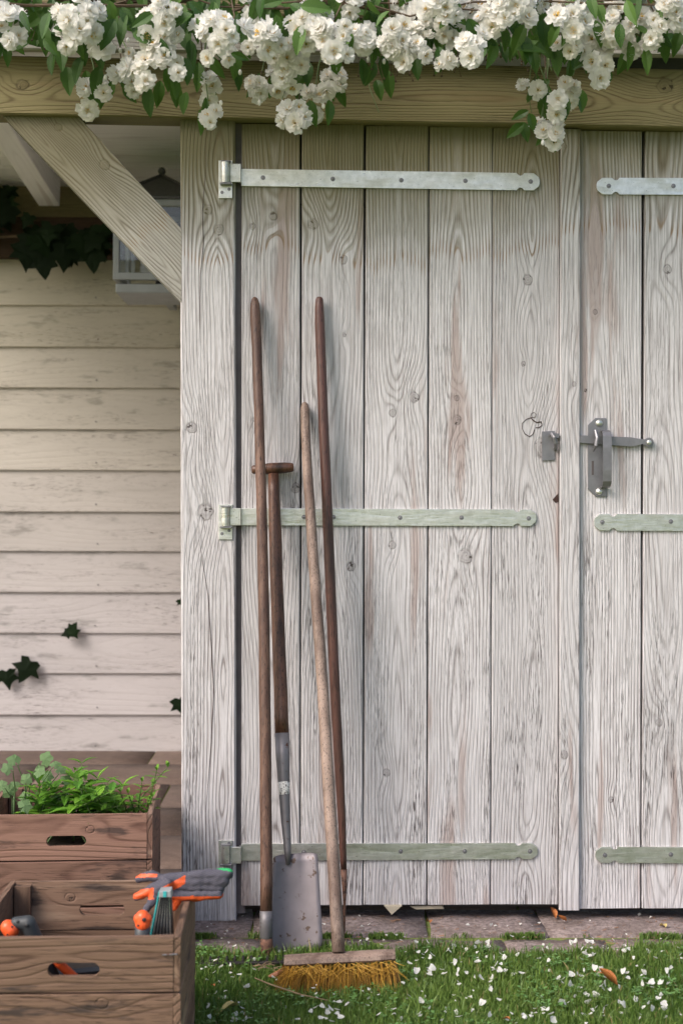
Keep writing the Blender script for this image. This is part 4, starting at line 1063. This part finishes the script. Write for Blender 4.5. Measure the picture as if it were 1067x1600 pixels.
# dark-handled hoe
ho = thing('long_handled_hoe', 'tool with the long dark reddish handle behind the broom handle', 'hoe', at(538, 1459, -.12))
Y = lambda py: dep(-.018, -.13, py, 468, 1460)
rod('handle', [(499, 464, Y(464), 8), (499, 467, Y(467), 11.5), (499, 480, Y(480), 13.5), (499.5, 505, Y(505), 15.5), (503, 600, Y(600), 15.5), (507, 700, Y(700), 16), (512, 815, Y(815), 16.5), (518, 960, Y(960), 16.5), (524, 1090, Y(1090), 16), (530, 1200, Y(1200), 15), (534.5, 1290, Y(1290), 12.5), (537, 1360, Y(1360), 10)], M['h_dark'], ho)
rod('socket', [(537, 1359, Y(1360), 11), (538, 1385, Y(1385), 8), (538.5, 1410, Y(1410), 5), (538, 1430, Y(1430), 4), (537.5, 1459, Y(1459), 3.5)], M['rust'], ho)
# broom
br = thing('yard_broom', 'broom with pale worn handle and yellow bristles standing on the grass', 'broom', at(530, 1550, -.44))
Y = lambda py: dep(-.017, -.475, py, 632, 1487)
rod('handle', [(475.5, 629, Y(629), 6), (476, 632, Y(632), 11), (476.5, 640, Y(640), 14.5), (478, 690, Y(690), 14.5), (482, 760, Y(760), 15.5), (488, 850, Y(850), 16.5), (496.5, 970, Y(970), 17.5), (504.5, 1080, Y(1080), 18), (513, 1220, Y(1220), 19), (521, 1350, Y(1350), 19.5), (527, 1450, Y(1450), 20), (529, 1489, Y(1489), 20)], M['h_broom'], br)
yh = -.475; hL, hR = at(444, 1500, yh), at(617, 1491, yh - .004)
bm = bmesh.new(); nseg = 10; ax = (hR - hL).normalized(); sec = [(-.024, -.004), (-.021, -.008), (.021, -.008), (.024, -.004), (.020, .004), (.008, .008), (-.010, .008), (-.021, .0035)]
rings = []
for i in range(nseg + 1):
    f = i / nseg; c = hL.lerp(hR, f); k = 1 if 0 < i < nseg else .9
    rings.append([bm.verts.new(c + Vector((R.uniform(-.0004, .0004), a * k, b * k + R.uniform(-.0004, .0004)))) for a, b in sec])
for i in range(nseg):
    for k in range(8): bm.faces.new((rings[i][k], rings[i][(k + 1) % 8], rings[i + 1][(k + 1) % 8], rings[i + 1][k]))
bm.faces.new(rings[0][::-1]); bm.faces.new(rings[-1])
put('broom_head', bm, M['h_broom'], br, origin=hL)
def bristlemat():
    g = G('yellow_bristle'); a = g.attr('tint', 'GEOMETRY').outputs['Fac']
    g.col(g.mix(a, (.13, .05, .01), (.74, .42, .06))); g.set(Roughness=.6); return g.m
M['bristle'] = bristlemat()
bm = bmesh.new(); tl = bm.verts.layers.float.new('tint')
def strand(bm, P_, w, tnt):
    prev = None
    t = (P_[-1] - P_[0]).normalized(); s_ = t.cross(Vector((0, 1, .2))).normalized() * w; d_ = t.cross(s_).normalized() * w
    rings = []
    for i, p in enumerate(P_):
        k = 1 - .4 * i / (len(P_) - 1); rings.append([bm.verts.new(p + s_ * k), bm.verts.new(p - s_ * .5 * k + d_ * .87 * k), bm.verts.new(p - s_ * .5 * k - d_ * .87 * k)])
        for v in rings[-1]: v[tl] = tnt
    for i in range(len(P_) - 1):
        for k in range(3): bm.faces.new((rings[i][k], rings[i][(k + 1) % 3], rings[i + 1][(k + 1) % 3], rings[i + 1][k]))
for i in range(1500):
    f = R.random(); rowy = R.choice([-.019, -.010, 0, .010, .019]); ft_ = round(f * 24) / 24 + R.gauss(0, .006)
    ft_ = min(.995, max(.005, ft_)); c = hL.lerp(hR, ft_) + Vector((0, rowy + R.uniform(-.003, .003), -.009))
    splay = (ft_ - .5) * .032 + R.gauss(0, .006); L = c.z + R.uniform(-.004, .010)
    end = c + Vector((splay - .004, -.018 + rowy * .7 + R.gauss(0, .006), -L)); mid = c.lerp(end, .5) + Vector((R.gauss(0, .0015), R.gauss(0, .002), 0))
    strand(bm, [c, mid, end], R.uniform(.00045, .0008), R.random() ** 1.1 * (.5 + .5 * (rowy < 0)))
for i in range(90):      # loose, crossed strands on the front
    c = hL.lerp(hR, R.uniform(.02, 1.)) + Vector((0, -.027, R.uniform(-.02, -.003))); a = R.choice([-1, 1]) * R.uniform(.2, 1.2); L = R.uniform(.02, .06)
    e = c + Vector((math.cos(a) * L * R.choice([-1, 1]), R.uniform(-.012, .0), -abs(math.sin(a)) * L * .8)); e.z = max(.004, e.z)
    strand(bm, [c, c.lerp(e, .5) + Vector((0, -.004, R.uniform(-.002, .004))), e], .00055, R.uniform(.6, 1))
o = put('bristles', bm, M['bristle'], br); o['kind'] = 'stuff'

# ================================================================== ROSE
def petal_rows(r_in, r_out, w, lift, cup, notch=.12):
    """single petal pointing +Y, face up +Z. returns verts, faces"""
    rows = 4; vs_, fs = [], []
    for i in range(rows):
        t = i / (rows - 1); rr = r_in + (r_out - r_in) * t; ww = w * (.35 + .65 * math.sin(min(1, t * 1.15) * PI * .55)) * (1 if t < .95 else .75)
        for j in range(4):
            s = (j / 3 - .5) * 2; z = lift * t + cup * t * t + abs(s) ** 2 * ww * .25
            yy = rr - (notch * (r_out - r_in) * (1 - abs(s)) if i == rows - 1 else 0) - (abs(s) * .1 * (r_out - r_in) if i == rows - 1 else 0)
            vs_.append(Vector((s * ww + R.uniform(-1, 1) * .03 * w, yy, z + R.uniform(-1, 1) * .05 * w)))
    for i in range(rows - 1):
        for j in range(3): a = i * 4 + j; fs.append((a, a + 1, a + 5, a + 4))
    return vs_, fs
def bloom_mesh(openness, name):
    V, Fc, mi = [], [], []
    layers = [(6, 0.1, 1.0, .36, .05, -.04), (6, .1, .88, .32, .22, .08), (5, .14, .62, .24, .40, .18), (4, .1, .42, .18, .5, .22)]
    if openness > .7: layers = layers[:3]
    for li, (n, r0, r1, w, lift, cup) in enumerate(layers):
        lift *= (1.3 - openness); 
        for k in range(n):
            a = 2 * PI * (k + .5 * li) / n + R.uniform(-.2, .2); vs_, fs = petal_rows(r0, r1 * R.uniform(.88, 1.08), w, lift * R.uniform(.7, 1.3), cup * R.uniform(.4, 1.6))
            m = Matrix.Rotation(a, 3, 'Z'); b = len(V)
            V += [m @ v + Vector((0, 0, li * .045)) for v in vs_]; Fc += [tuple(b + q for q in f) for f in fs]; mi += [0] * len(fs)
    for k in range(34):    # stamens
        a = R.uniform(0, 2 * PI); rr = R.uniform(.02, .24); p = Vector((rr * math.cos(a), rr * math.sin(a), .10)); q = p * 1.25 + Vector((0, 0, .16)); b = len(V); d = Vector((.022, 0, 0)); e = Vector((0, .022, 0))
        V += [p + d * .4, p - d * .4, q + d, q - d, q + e, q - e]; Fc += [(b, b + 1, b + 3, b + 2), (b + 2, b + 4, b + 3, b + 5)]; mi += [1, 1]
    me = mesh_py(V, Fc, name); me.materials.append(M['petal']); me.materials.append(M['stamen'])
    me.polygons.foreach_set('material_index', mi); me.polygons.foreach_set('use_smooth', [True] * len(mi)); return me
blooms = [bloom_mesh(o_, 'bloom_mesh') for o_ in (.3, .45, .55, .6, .75, .85)]
rl = [leaf_mesh('rose_leaf_mesh', 1., R.uniform(.42, .52), .045, .18, R.uniform(.1, .35), 10) for _ in range(5)]
for m_ in rl: m_.materials.append(M['roseleaf'])
rose = thing('climbing_rose', 'white rambling rose in bloom hanging over the beam along the top', 'climbing rose', at(600, 20, -.3))
clusters = [(8, 45, 30, 9), (105, 62, 22, 4), (130, 38, 38, 11), (150, 70, 22, 4), (128, 8, 16, 2), (255, 45, 36, 11), (262, 18, 18, 3), (345, 58, 34, 9), (322, 45, 16, 3), (356, 88, 18, 3), (245, 108, 38, 10), (208, 98, 18, 3), (195, 132, 20, 3), (150, 152, 22, 4), (330, 138, 18, 3), (328, 180, 17, 3), (402, 136, 16, 3), (415, 68, 24, 6), (445, 98, 34, 11), (440, 125, 18, 3), (485, 50, 40, 13), (525, 70, 36, 10), (560, 62, 26, 6), (517, 132, 22, 4), (490, 158, 22, 4), (462, 185, 24, 5), (552, 8, 20, 4), (388, 6, 18, 3), (618, 62, 26, 6), (640, 75, 34, 9), (660, 30, 40, 12), (690, 15, 30, 7), (695, 55, 24, 4), (740, 30, 34, 10), (733, 80, 24, 4), (800, 12, 34, 10), (770, 30, 24, 5), (885, 35, 24, 6), (888, 70, 24, 5), (925, 50, 34, 11), (960, 40, 34, 9), (1000, 55, 34, 10), (1035, 30, 34, 9), (1062, 18, 24, 5), (1095, 40, 40, 9), (895, 8, 26, 5), (885, 148, 22, 5), (868, 168, 15, 3), (932, 104, 22, 4), (858, 212, 20, 4), (842, 205, 12, 2), (830, 140, 11, 2), (695, 98, 12, 2), (-30, 30, 40, 9), (820, -10, 30, 6), (620, -8, 40, 7), (980, 0, 34, 7)]
cents = []; nb_ = 0
for (px, py, rad, n) in clusters:
    yy = R.uniform(-.42, -.26) if py < 120 else R.uniform(-.26, -.15)
    c = at(px, py, yy); rr = rad * (yy + 3.385) / F; cents.append((c, rr))
    n = max(2, int(n * 1.0 + .5))
    for k in range(n):
        # quasi even points on the camera-facing, lower half of a ball
        a = k * 2.39996 + R.uniform(-.3, .3); q = math.sqrt((k + .5) / n) * .95
        d = Vector((q * math.cos(a), -math.sqrt(max(0, 1 - q * q)), q * math.sin(a)))
        p = c + Vector((d.x * rr + R.gauss(0, .006), d.y * rr * .8 + R.gauss(0, .008), d.z * rr + R.gauss(0, .006)))
        nrm = (d * .9 + Vector((R.gauss(0, .35), -.45, R.gauss(.15, .35)))).normalized()
        s_ = R.uniform(.018, .0305) * (.9 if rad < 20 else 1.)
        qn = nrm.to_track_quat('Z', 'Y')
        o = link('bloom', R.choice(blooms), None, None, p, qn @ Matrix.Rotation(R.uniform(0, 6.28), 3, 'Z').to_quaternion()); o.scale = (s_,) * 3; adopt(o, rose); nb_ += 1
# stems
stem_pts = []
bm = bmesh.new()
for k in range(9):
    y = R.uniform(-.38, -.16); P_ = []
    for i in range(15): P_.append(at(-160 + i * 100, 5 + 34 * mnoise.noise(Vector((i * .7, k * 3.1, 0))) + R.uniform(-30, 20) * (k % 3) * .4, y + .05 * mnoise.noise(Vector((i * .5, k, 5)))))
    tube(bm, P_, .0035 if k < 4 else .002, 6)
put('stem', bm, M['stemb'], rose)
for c, rr in cents:
    bm = bmesh.new(); t = Vector((c.x + R.uniform(-.05, .05), c.y + R.uniform(.0, .1), at(0, 10, -.3).z + R.uniform(0, .05)))
    if t.z - c.z < .01: t.z = c.z + .05
    m = c.lerp(t, .5) + Vector((R.uniform(-.02, .02), .02, 0)); tube(bm, [t, m, c], [.0022, .0017, .0012], 5); put('stem', bm, M['stem'] if R.random() < .6 else M['stemb'], rose)
leafspots = []
def lf(px, py, y, ang, size): leafspots.append((px, py, y, ang, size))
# hand placed hanging sprays (pixels read off the photograph)
for px, py, ang, sz in [(97, 90, .0, 40), (108, 128, .2, 42), (122, 110, -.2, 40), (138, 130, .1, 36), (150, 125, -.15, 40), (158, 150, .2, 30), (155, 85, .3, 40), (232, 158, .0, 40), (248, 145, -.15, 34), (193, 120, .1, 30), (275, 145, .1, 34), (288, 160, -.1, 30), (82, 100, -.1, 34), (70, 60, .1, 40), (60, 30, .4, 44), (80, 20, -.2, 40), (40, 40, .2, 34), (30, 15, -.3, 38), (290, 60, .1, 40), (300, 95, -.3, 40), (292, 110, .2, 36), (310, 120, .1, 40), (368, 100, .1, 36), (372, 120, .2, 34), (300, 20, .4, 36), (320, 15, -.3, 38), (205, 25, .2, 36), (190, 50, -.2, 36), (180, 20, .3, 40), (405, 30, .2, 38), (415, 20, -.2, 36), (430, 25, .5, 34), (480, 115, .1, 34), (468, 125, -.2, 30), (515, 175, .1, 34), (525, 100, -.1, 30), (575, 40, -.2, 42), (590, 25, .2, 44), (585, 80, .2, 38), (600, 105, .1, 34), (608, 130, .0, 36), (592, 140, .3, 28), (568, 110, .1, 34), (580, 115, -.2, 34), (610, 15, -.2, 44), (650, 105, .2, 34), (700, 85, .2, 30), (765, 60, .1, 42), (768, 85, -.1, 40), (720, 8, -.3, 36), (790, 60, .1, 32), (845, 20, -.1, 44), (850, 50, .1, 36), (868, 20, .5, 48), (875, 40, .3, 40), (870, 95, .1, 38), (915, 95, .1, 34), (985, 85, .0, 38), (975, 95, -.2, 34), (1010, 95, .1, 34), (855, 150, .2, 34), (850, 165, .0, 38), (845, 135, -.8, 30), (907, 158, .1, 34), (890, 110, .1, 30), (812, 178, -1.3, 26), (805, 203, -.9, 28), (820, 205, .4, 28), (832, 190, .5, 26), (835, 95, .1, 34), (825, 80, -.2, 32), (808, 75, .2, 34), (1040, 75, .1, 36), (1058, 65, -.2, 36), (945, 20, .4, 36), (965, 12, -.3, 34), (1005, 12, .2, 34), (1040, 5, .3, 36), (165, 40, .2, 34), (170, 15, .6, 40), (225, 15, -.3, 36), (355, 20, .3, 36), (370, 40, -.1, 36), (385, 70, .1, 34), (380, 40, .2, 38), (300, 80, .1, 32), (450, 10, .1, 34), (470, 10, -.4, 34), (515, 15, .2, 36), (530, 25, -.2, 34), (12, 85, .1, 30), (5, 10, .1, 40)]:
    lf(px, py, R.uniform(-.34, -.18) if py < 120 else R.uniform(-.24, -.13), ang + R.uniform(-.15, .15), sz)
while len(leafspots) < 520:
    c, rr = R.choice(cents); px = R.uniform(-60, 1130); 
    lim = 55 if px < 780 or px > 900 else 80
    py = R.uniform(-60, lim) + abs(R.gauss(0, 14))
    lf(px, py, R.uniform(-.40, -.12), R.gauss(0, .7), R.uniform(26, 44))
for c, rr in cents:      # leaves tucked round each cluster
    for k in range(2):
        pxc = 533.5 + (c - CAM).dot(rt) / (c - CAM).dot(fw) * F; pyc = 800 - (c - CAM).dot(up) / (c - CAM).dot(fw) * F; rp = rr * 700
        lf(pxc + R.uniform(-1.1, 1.1) * rp, pyc + R.uniform(-.6, .9) * rp, c.y + rr * .7, R.gauss(0, .5), R.uniform(24, 36))
stuff_bm = bmesh.new(); cnt = 0
leafspots.sort(key=lambda s_: s_[2] - s_[4] * .004 - (0.3 if s_[1] > 0 else 0))
for (px, py, y, ang, size) in leafspots:
    size *= 1.18; sz = size * (y + 3.385) / F; d = Vector((math.sin(ang), R.uniform(-.35, .25), -math.cos(ang))); p = at(px, py - size * .5 * math.cos(ang), y) - Vector((math.sin(ang) * sz * .5, 0, 0))
    q = aim(d, (R.gauss(0, .45), -1, R.uniform(-.2, .7))); mesh_ = R.choice(rl)
    if cnt < 300:
        o = link('leaf', mesh_, None, None, p, q); o.scale = (sz * R.uniform(.8, 1.0), sz, sz); adopt(o, rose); cnt += 1
    else:
        T = Matrix.Translation(p) @ q.to_matrix().to_4x4() @ Matrix.Scale(sz, 4); b = len(stuff_bm.verts)
        vv = [stuff_bm.verts.new(T @ v.co) for v in mesh_.vertices]
        for pol in mesh_.polygons: stuff_bm.faces.new([vv[i] for i in pol.vertices])
o = put('leaves', stuff_bm, M['roseleaf'], rose); o['kind'] = 'stuff'
# spent flower heads and buds
for (px, py) in [(200, 62), (188, 78), (405, 160), (428, 140), (300, 118), (285, 92), (375, 112), (505, 165), (470, 205), (345, 160), (865, 190), (878, 180), (848, 222), (905, 130), (715, 100), (600, 95), (165, 120), (135, 140), (90, 85), (575, 92)]:
    bm = bmesh.new(); p = at(px, py, -.27); bmesh.ops.create_icosphere(bm, subdivisions=2, radius=.0048, matrix=Matrix.Translation(p) @ Matrix.Diagonal((.85, .85, 1.35, 1)))
    put('bud', bm, M['petal'], rose, smooth=True)
bm = bmesh.new()
for (px, py) in [(45, 55), (50, 62), (40, 68), (62, 50), (66, 66), (30, 74), (70, 75), (648, 112), (655, 120), (660, 108), (618, 126), (690, 118), (645, 125), (600, 122), (710, 112), (720, 118), (800, 92), (815, 100), (790, 80), (825, 110), (780, 70), (836, 90), (560, 118), (840, 130)] + [(R.uniform(560, 860), R.uniform(85, 118)) for _ in range(22)]:
    y = R.uniform(-.3, -.15); p = at(px, py, y); bmesh.ops.create_icosphere(bm, subdivisions=1, radius=R.uniform(.002, .0035), matrix=Matrix.Translation(p))
    tube(bm, [p, p + Vector((R.uniform(-.01, .01), .01, .03)), p + Vector((R.uniform(-.02, .02), .02, .07))], .0007, 4)
for (px, py) in [(830, 175), (842, 160), (895, 118), (850, 185), (862, 110), (875, 100), (700, 95), (432, 190), (592, 175), (410, 110)]:
    y = -.2; p = at(px, py, y); bm2 = bmesh.new(); tube(bm2, [p, at(px + R.uniform(-15, 15), py - 35, y + .02), at(px + R.uniform(-25, 25), py - 80, y + .05)], .001, 5); put('stem', bm2, M['stem'], rose)
put('spent_heads', bm, M['stemb'], rose)['kind'] = 'stuff'

# ================================================================== GRASS
def grassmat():
    g = G('grass'); a = g.attr('tint', 'GEOMETRY').outputs['Fac']
    c = g.mix(a, (.065, .14, .02), (.25, .36, .08)); c = g.mix(g.step(a, .965, .98), c, (.34, .28, .12))
    g.col(c); g.set(Roughness=.5)
    tr = g.n.new('ShaderNodeBsdfTranslucent'); g.l.new(c, tr.inputs[0]); mx = g.n.new('ShaderNodeMixShader'); mx.inputs[0].default_value = .3
    g.l.new(g.b.outputs[0], mx.inputs[1]); g.l.new(tr.outputs[0], mx.inputs[2]); g.l.new(mx.outputs[0], g.out.inputs[0]); return g.m
rng = np.random.default_rng(3)
def edge_y(x):   # lawn edge in front of the stones
    return -.228 + .022 * np.sin(x * 9.1) + .018 * np.sin(x * 23.7 + 1.) + .012 * np.sin(x * 51. + 2.)
def blades(N, x0, x1, y0, y1, hmin, hmax, w, edge=True):
    x = rng.uniform(x0, x1, N); y = rng.uniform(y0, y1, N)
    dens = .55 + .45 * np.sin(x * 13 + 3 * np.sin(y * 11)) * np.sin(y * 17 + 2 * np.sin(x * 7))
    keep = rng.random(N) < (.45 + .55 * dens)
    if edge: 
        e = edge_y(x); keep &= (y < e) & (rng.random(N) < np.clip((e - y) / .035 + .25, 0, 1))
    x, y = x[keep], y[keep]; N = len(x)
    h = rng.uniform(hmin, hmax, N) * (.75 + .4 * np.sin(x * 8.3 + y * 5.) ** 2) ; a = rng.uniform(0, 2 * np.pi, N); ln = rng.normal(0, .55, N); la = rng.uniform(0, 2 * np.pi, N)
    ww = w * rng.uniform(.6, 1.3, N); dx, dy = np.cos(a) * ww, np.sin(a) * ww; lx, ly = np.cos(la) * h * ln, np.sin(la) * h * ln
    z0 = np.full(N, -.004)
    V = np.stack([np.stack([x - dx, y - dy, z0], 1), np.stack([x + dx, y + dy, z0], 1), np.stack([x + lx * .35 + dx * .8, y + ly * .35 + dy * .8, h * .55], 1), np.stack([x + lx * .35 - dx * .8, y + ly * .35 - dy * .8, h * .55], 1), np.stack([x + lx, y + ly, h * np.clip(1 - .35 * ln ** 2, .35, 1)], 1)], 1).reshape(-1, 3)
    t = np.clip(rng.beta(2, 2.4, N) * .8 + .18 * np.sin(x * 6) * np.sin(y * 9), 0, .95); t = np.where(rng.random(N) < .03, .99, t)
    return V, t
def build_blades(name, sets):
    V = np.concatenate([s_[0] for s_ in sets]); T = np.concatenate([s_[1] for s_ in sets]); N = len(T)
    base = np.arange(N)[:, None] * 5; q = base + np.array([0, 1, 2, 3]); t3 = base + np.array([3, 2, 4])
    me = bpy.data.meshes.new(name); me.vertices.add(len(V)); me.vertices.foreach_set('co', V.astype(np.float32).ravel())
    loops = np.concatenate([q, t3], 1).ravel(); me.loops.add(len(loops)); me.loops.foreach_set('vertex_index', loops.astype(np.int32))
    st = (np.arange(N)[:, None] * 7 + np.array([0, 4])).ravel(); me.polygons.add(2 * N); me.polygons.foreach_set('loop_start', st.astype(np.int32))
    me.update(calc_edges=True); at_ = me.attributes.new('tint', 'FLOAT', 'POINT'); at_.data.foreach_set('value', np.repeat(T, 5).astype(np.float32)); me.validate()
    return me
sets = [blades(95000, -.52, .95, -.95, -.15, .012, .030, .0013), blades(70000, -2.5, 2.6, -2.6, -.15, .015, .036, .0022), blades(1500, -.50, .95, -.30, -.17, .02, .045, .0016)]
# moss and weeds between the stones
xm = rng.uniform(-.4, .95, 5000); ym = -.122 + rng.normal(0, .005, 5000)
keep = (np.sin(xm * 17) + np.sin(xm * 41 + 1) + rng.normal(0, .3, 5000)) > .5; 
def tuft(xm, ym, h, w):
    N = len(xm); a = rng.uniform(0, 6.28, N); la = rng.uniform(0, 6.28, N); hh = rng.uniform(.4, 1, N) * h; dx, dy = np.cos(a) * w, np.sin(a) * w; lx, ly = np.cos(la) * hh * .6, np.sin(la) * hh * .6; z0 = np.full(N, -.004)
    V = np.stack([np.stack([xm - dx, ym - dy, z0], 1), np.stack([xm + dx, ym + dy, z0], 1), np.stack([xm + lx * .5 + dx, ym + ly * .5 + dy, hh * .6], 1), np.stack([xm + lx * .5 - dx, ym + ly * .5 - dy, hh * .6], 1), np.stack([xm + lx, ym + ly, hh], 1)], 1).reshape(-1, 3)
    return V, rng.uniform(.1, .6, N)
sets.append(tuft(xm[keep], ym[keep], .012, .0012))
tag(link('grass', build_blades('grass', sets), grassmat()), 'short green lawn grass in front of the doors', 'grass', kind='stuff')
# clover: small three-lobed leaves among the grass
V, Fc = [], []
for i in range(2600):
    x = R.uniform(-.5, .95); y = R.uniform(-.9, -.22)
    if mnoise.noise(Vector((x * 5, y * 5, 2.))) < .0 or y > float(edge_y(np.array(x))): continue
    z = R.uniform(.008, .022); s_ = R.uniform(.003, .0055); a0 = R.uniform(0, 6.28)
    for k in range(3):
        a = a0 + k * 2.094; c, s2 = math.cos(a), math.sin(a); b = len(V); tl_ = R.uniform(-.3, .5)
        for (u, v) in [(0, 0), (1.1, .65), (1.9, .5), (1.7, 0), (1.9, -.5), (1.1, -.65)]: V.append((x + (u * c - v * s2) * s_, y + (u * s2 + v * c) * s_, z + u * s_ * tl_))
        Fc.append(tuple(range(b, b + 6)))
g = G('clover_leaf'); g.col(g.mix(g.noise(g.obj(), 90., 2., .5), (.05, .15, .03), (.16, .30, .08))); g.set(Roughness=.55)
tag(link('clover', mesh_py(V, Fc, 'clover'), g.m), 'small clover leaves scattered in the lawn', 'clover', kind='stuff')

# ================================================================== FALLEN PETALS, LEAVES, TWIGS
pm = []
for k in range(6):
    vs_, fs = petal_rows(0, 1., R.uniform(.36, .55), R.uniform(-.1, .2), R.uniform(.1, .55)); me = mesh_py(vs_, fs, 'fallen_petal'); me.materials.append(M['petal']); me.polygons.foreach_set('use_smooth', [True] * len(fs)); pm.append(me)
def edge1(x): return float(edge_y(np.array(x)))
cnt = 0; big = []
while cnt < 260:
    px = R.uniform(305, 1062); py = 1432 + (1600 - 1432) * (R.random() ** .8)
    p = atz(px, py, .016)
    if px < 480 and R.random() < .45: continue
    if 405 < px < 640 and 1470 < py < 1555: continue
    on_stone = p.y > edge1(p.x); 
    if on_stone and R.random() < .35: continue
    if mnoise.noise(Vector((p.x * 7, p.y * 9, 1.))) < -.18 and R.random() < .7: continue
    p.z = .004 if on_stone else R.uniform(.016, .026)
    s_ = R.uniform(.007, .0145) if not on_stone else R.uniform(.005, .010)
    o = link('fallen_petal', R.choice(pm), None, None, p, (R.gauss(0, .3 if on_stone else .6), R.gauss(0, .2 if on_stone else .6), R.uniform(0, 6.28))); o.scale = (s_, s_, s_)
    tag(o, 'small white rose petal fallen on the paving stones by the doors' if on_stone else 'small white rose petal fallen in the green grass', 'petal', 'white petals fallen on the paving' if on_stone else 'white petals fallen in the grass'); cnt += 1
V, Fc = [], []
for i in range(520):
    px = R.uniform(-200, 1400); py = R.uniform(1426, 1750); p = atz(px, py, .012); s_ = R.uniform(.0022, .0055)
    st = p.y > edge1(p.x); p.z = .006 if st else R.uniform(.012, .024)
    b = len(V); a = R.uniform(0, 6.28); 
    for k in range(5): aa = a + k * 1.2566; V.append(p + Vector((math.cos(aa) * s_ * R.uniform(.6, 1.2), math.sin(aa) * s_ * R.uniform(.6, 1.2), R.uniform(-.3, .8) * s_)))
    Fc.append(tuple(range(b, b + 5)))
tag(link('petal_crumbs', mesh_py(V, Fc, 'crumbs'), M['petal']), 'tiny bits of white petal scattered over grass and stones', 'petals', kind='stuff')
V, Fc = [], []
for i in range(500):
    px = R.uniform(280, 1200); py = R.uniform(1428, 1478); p = atz(px, py, .005); s_ = R.uniform(.002, .007); a = R.uniform(0, 6.28); b = len(V)
    d = Vector((math.cos(a), math.sin(a) * .6, 0)) * s_; w = Vector((-d.y, d.x, 0)) * R.uniform(.15, .5)
    V += [p - d - w, p + d - w * .5, p + d + w * .5 + Vector((0, 0, s_ * .3)), p - d + w]; Fc.append((b, b + 1, b + 2, b + 3))
tag(link('leaf_litter', mesh_py(V, Fc, 'litter'), simple('litter_brown', (.22, .12, .07), .8, 0., 20., .5)), 'brown crumbs of dead leaf along the door threshold', 'litter', kind='stuff')
dl = [leaf_mesh('dry_leaf_mesh', 1., .42, .0, .5, .5, 6), leaf_mesh('dry_leaf_mesh', 1., .5, .0, .7, -.4, 6)]
for px, py, ang, size, mat, lab in [(965, 1540, 1.2, .045, 'dryleaf', 'curled orange dead leaf lying in the grass at lower right'), (372, 1572, 2.2, .045, 'yleaf', 'yellowed leaf lying in the grass at the bottom near the crate'),
                               (868, 1436, .4, .032, 'dryleaf', 'reddish dead leaf on the stones under the meeting of the doors'), (885, 1440, 2.0, .025, 'dryleaf', 'smaller reddish dead leaf just right of the one under the doors'),
                               (672, 1443, .1, .03, 'dryleaf', 'narrow brown dead leaf on the stones right of the broom'), (335, 1542, .5, .016, 'dryleaf', 'tiny orange leaf in the grass between crate and rake'), (345, 1500, .5, .0, 'dryleaf', ''), (797, 1594, 1., .018, 'dryleaf', 'small orange leaf at the bottom edge in the grass'), (1040, 1450, .2, .03, 'yleaf', 'pale dry leaf on the stones at far right')]:
    if size == 0: continue
    me = dl[R.randrange(2)].copy(); me.materials.append(M[mat]); on = atz(px, py, .01); o = link('fallen_leaf', me, None, None, atz(px, py, .022 if on.y < edge1(on.x) else .008), (.25, .15, ang), smooth=True); o.scale = (size,) * 3; tag(o, lab, 'leaf')
bm = bmesh.new(); tube(bm, [atz(398, 1529, .016), atz(425, 1540, .024), atz(470, 1555, .022), atz(512, 1564, .018)], [.0011, .0016, .0014, .0008], 6)
tag(put('twig', bm, M['twig'], origin=atz(450, 1550, .02)), 'thin pale twig lying in the grass in front of the broom', 'twig')
bm = bmesh.new(); tube(bm, [atz(928, 1518, .018), atz(945, 1522, .024), atz(962, 1528, .024)], [.001, .0013, .0008], 6)
tag(put('twig', bm, M['dryleaf'], origin=atz(945, 1522, .02)), 'short orange stalk in the grass beside the curled dead leaf', 'twig')
bm = bmesh.new(); tube(bm, [atz(420, 1527, .014), atz(432, 1523, .02), atz(452, 1515, .02), atz(466, 1510, .02)], [.003, .006, .0085, .0085], 10)
tag(put('wooden_peg', bm, M['peg'], origin=atz(440, 1520, .02)), 'brown tapered wooden peg lying left of the broom head', 'peg')
bm = bmesh.new()
for k in range(14):
    a = atz(R.uniform(405, 430), R.uniform(1508, 1520), .02); d = Vector((R.uniform(-.03, .03), R.uniform(-.01, .01), R.uniform(-.004, .008))); tube(bm, [a, a + d * .5 + Vector((0, 0, .004)), a + d], .0008, 4)
tag(put('dry_straw', bm, M['twig']), 'little tangle of dry straw below the rake collar', 'straw', kind='stuff')
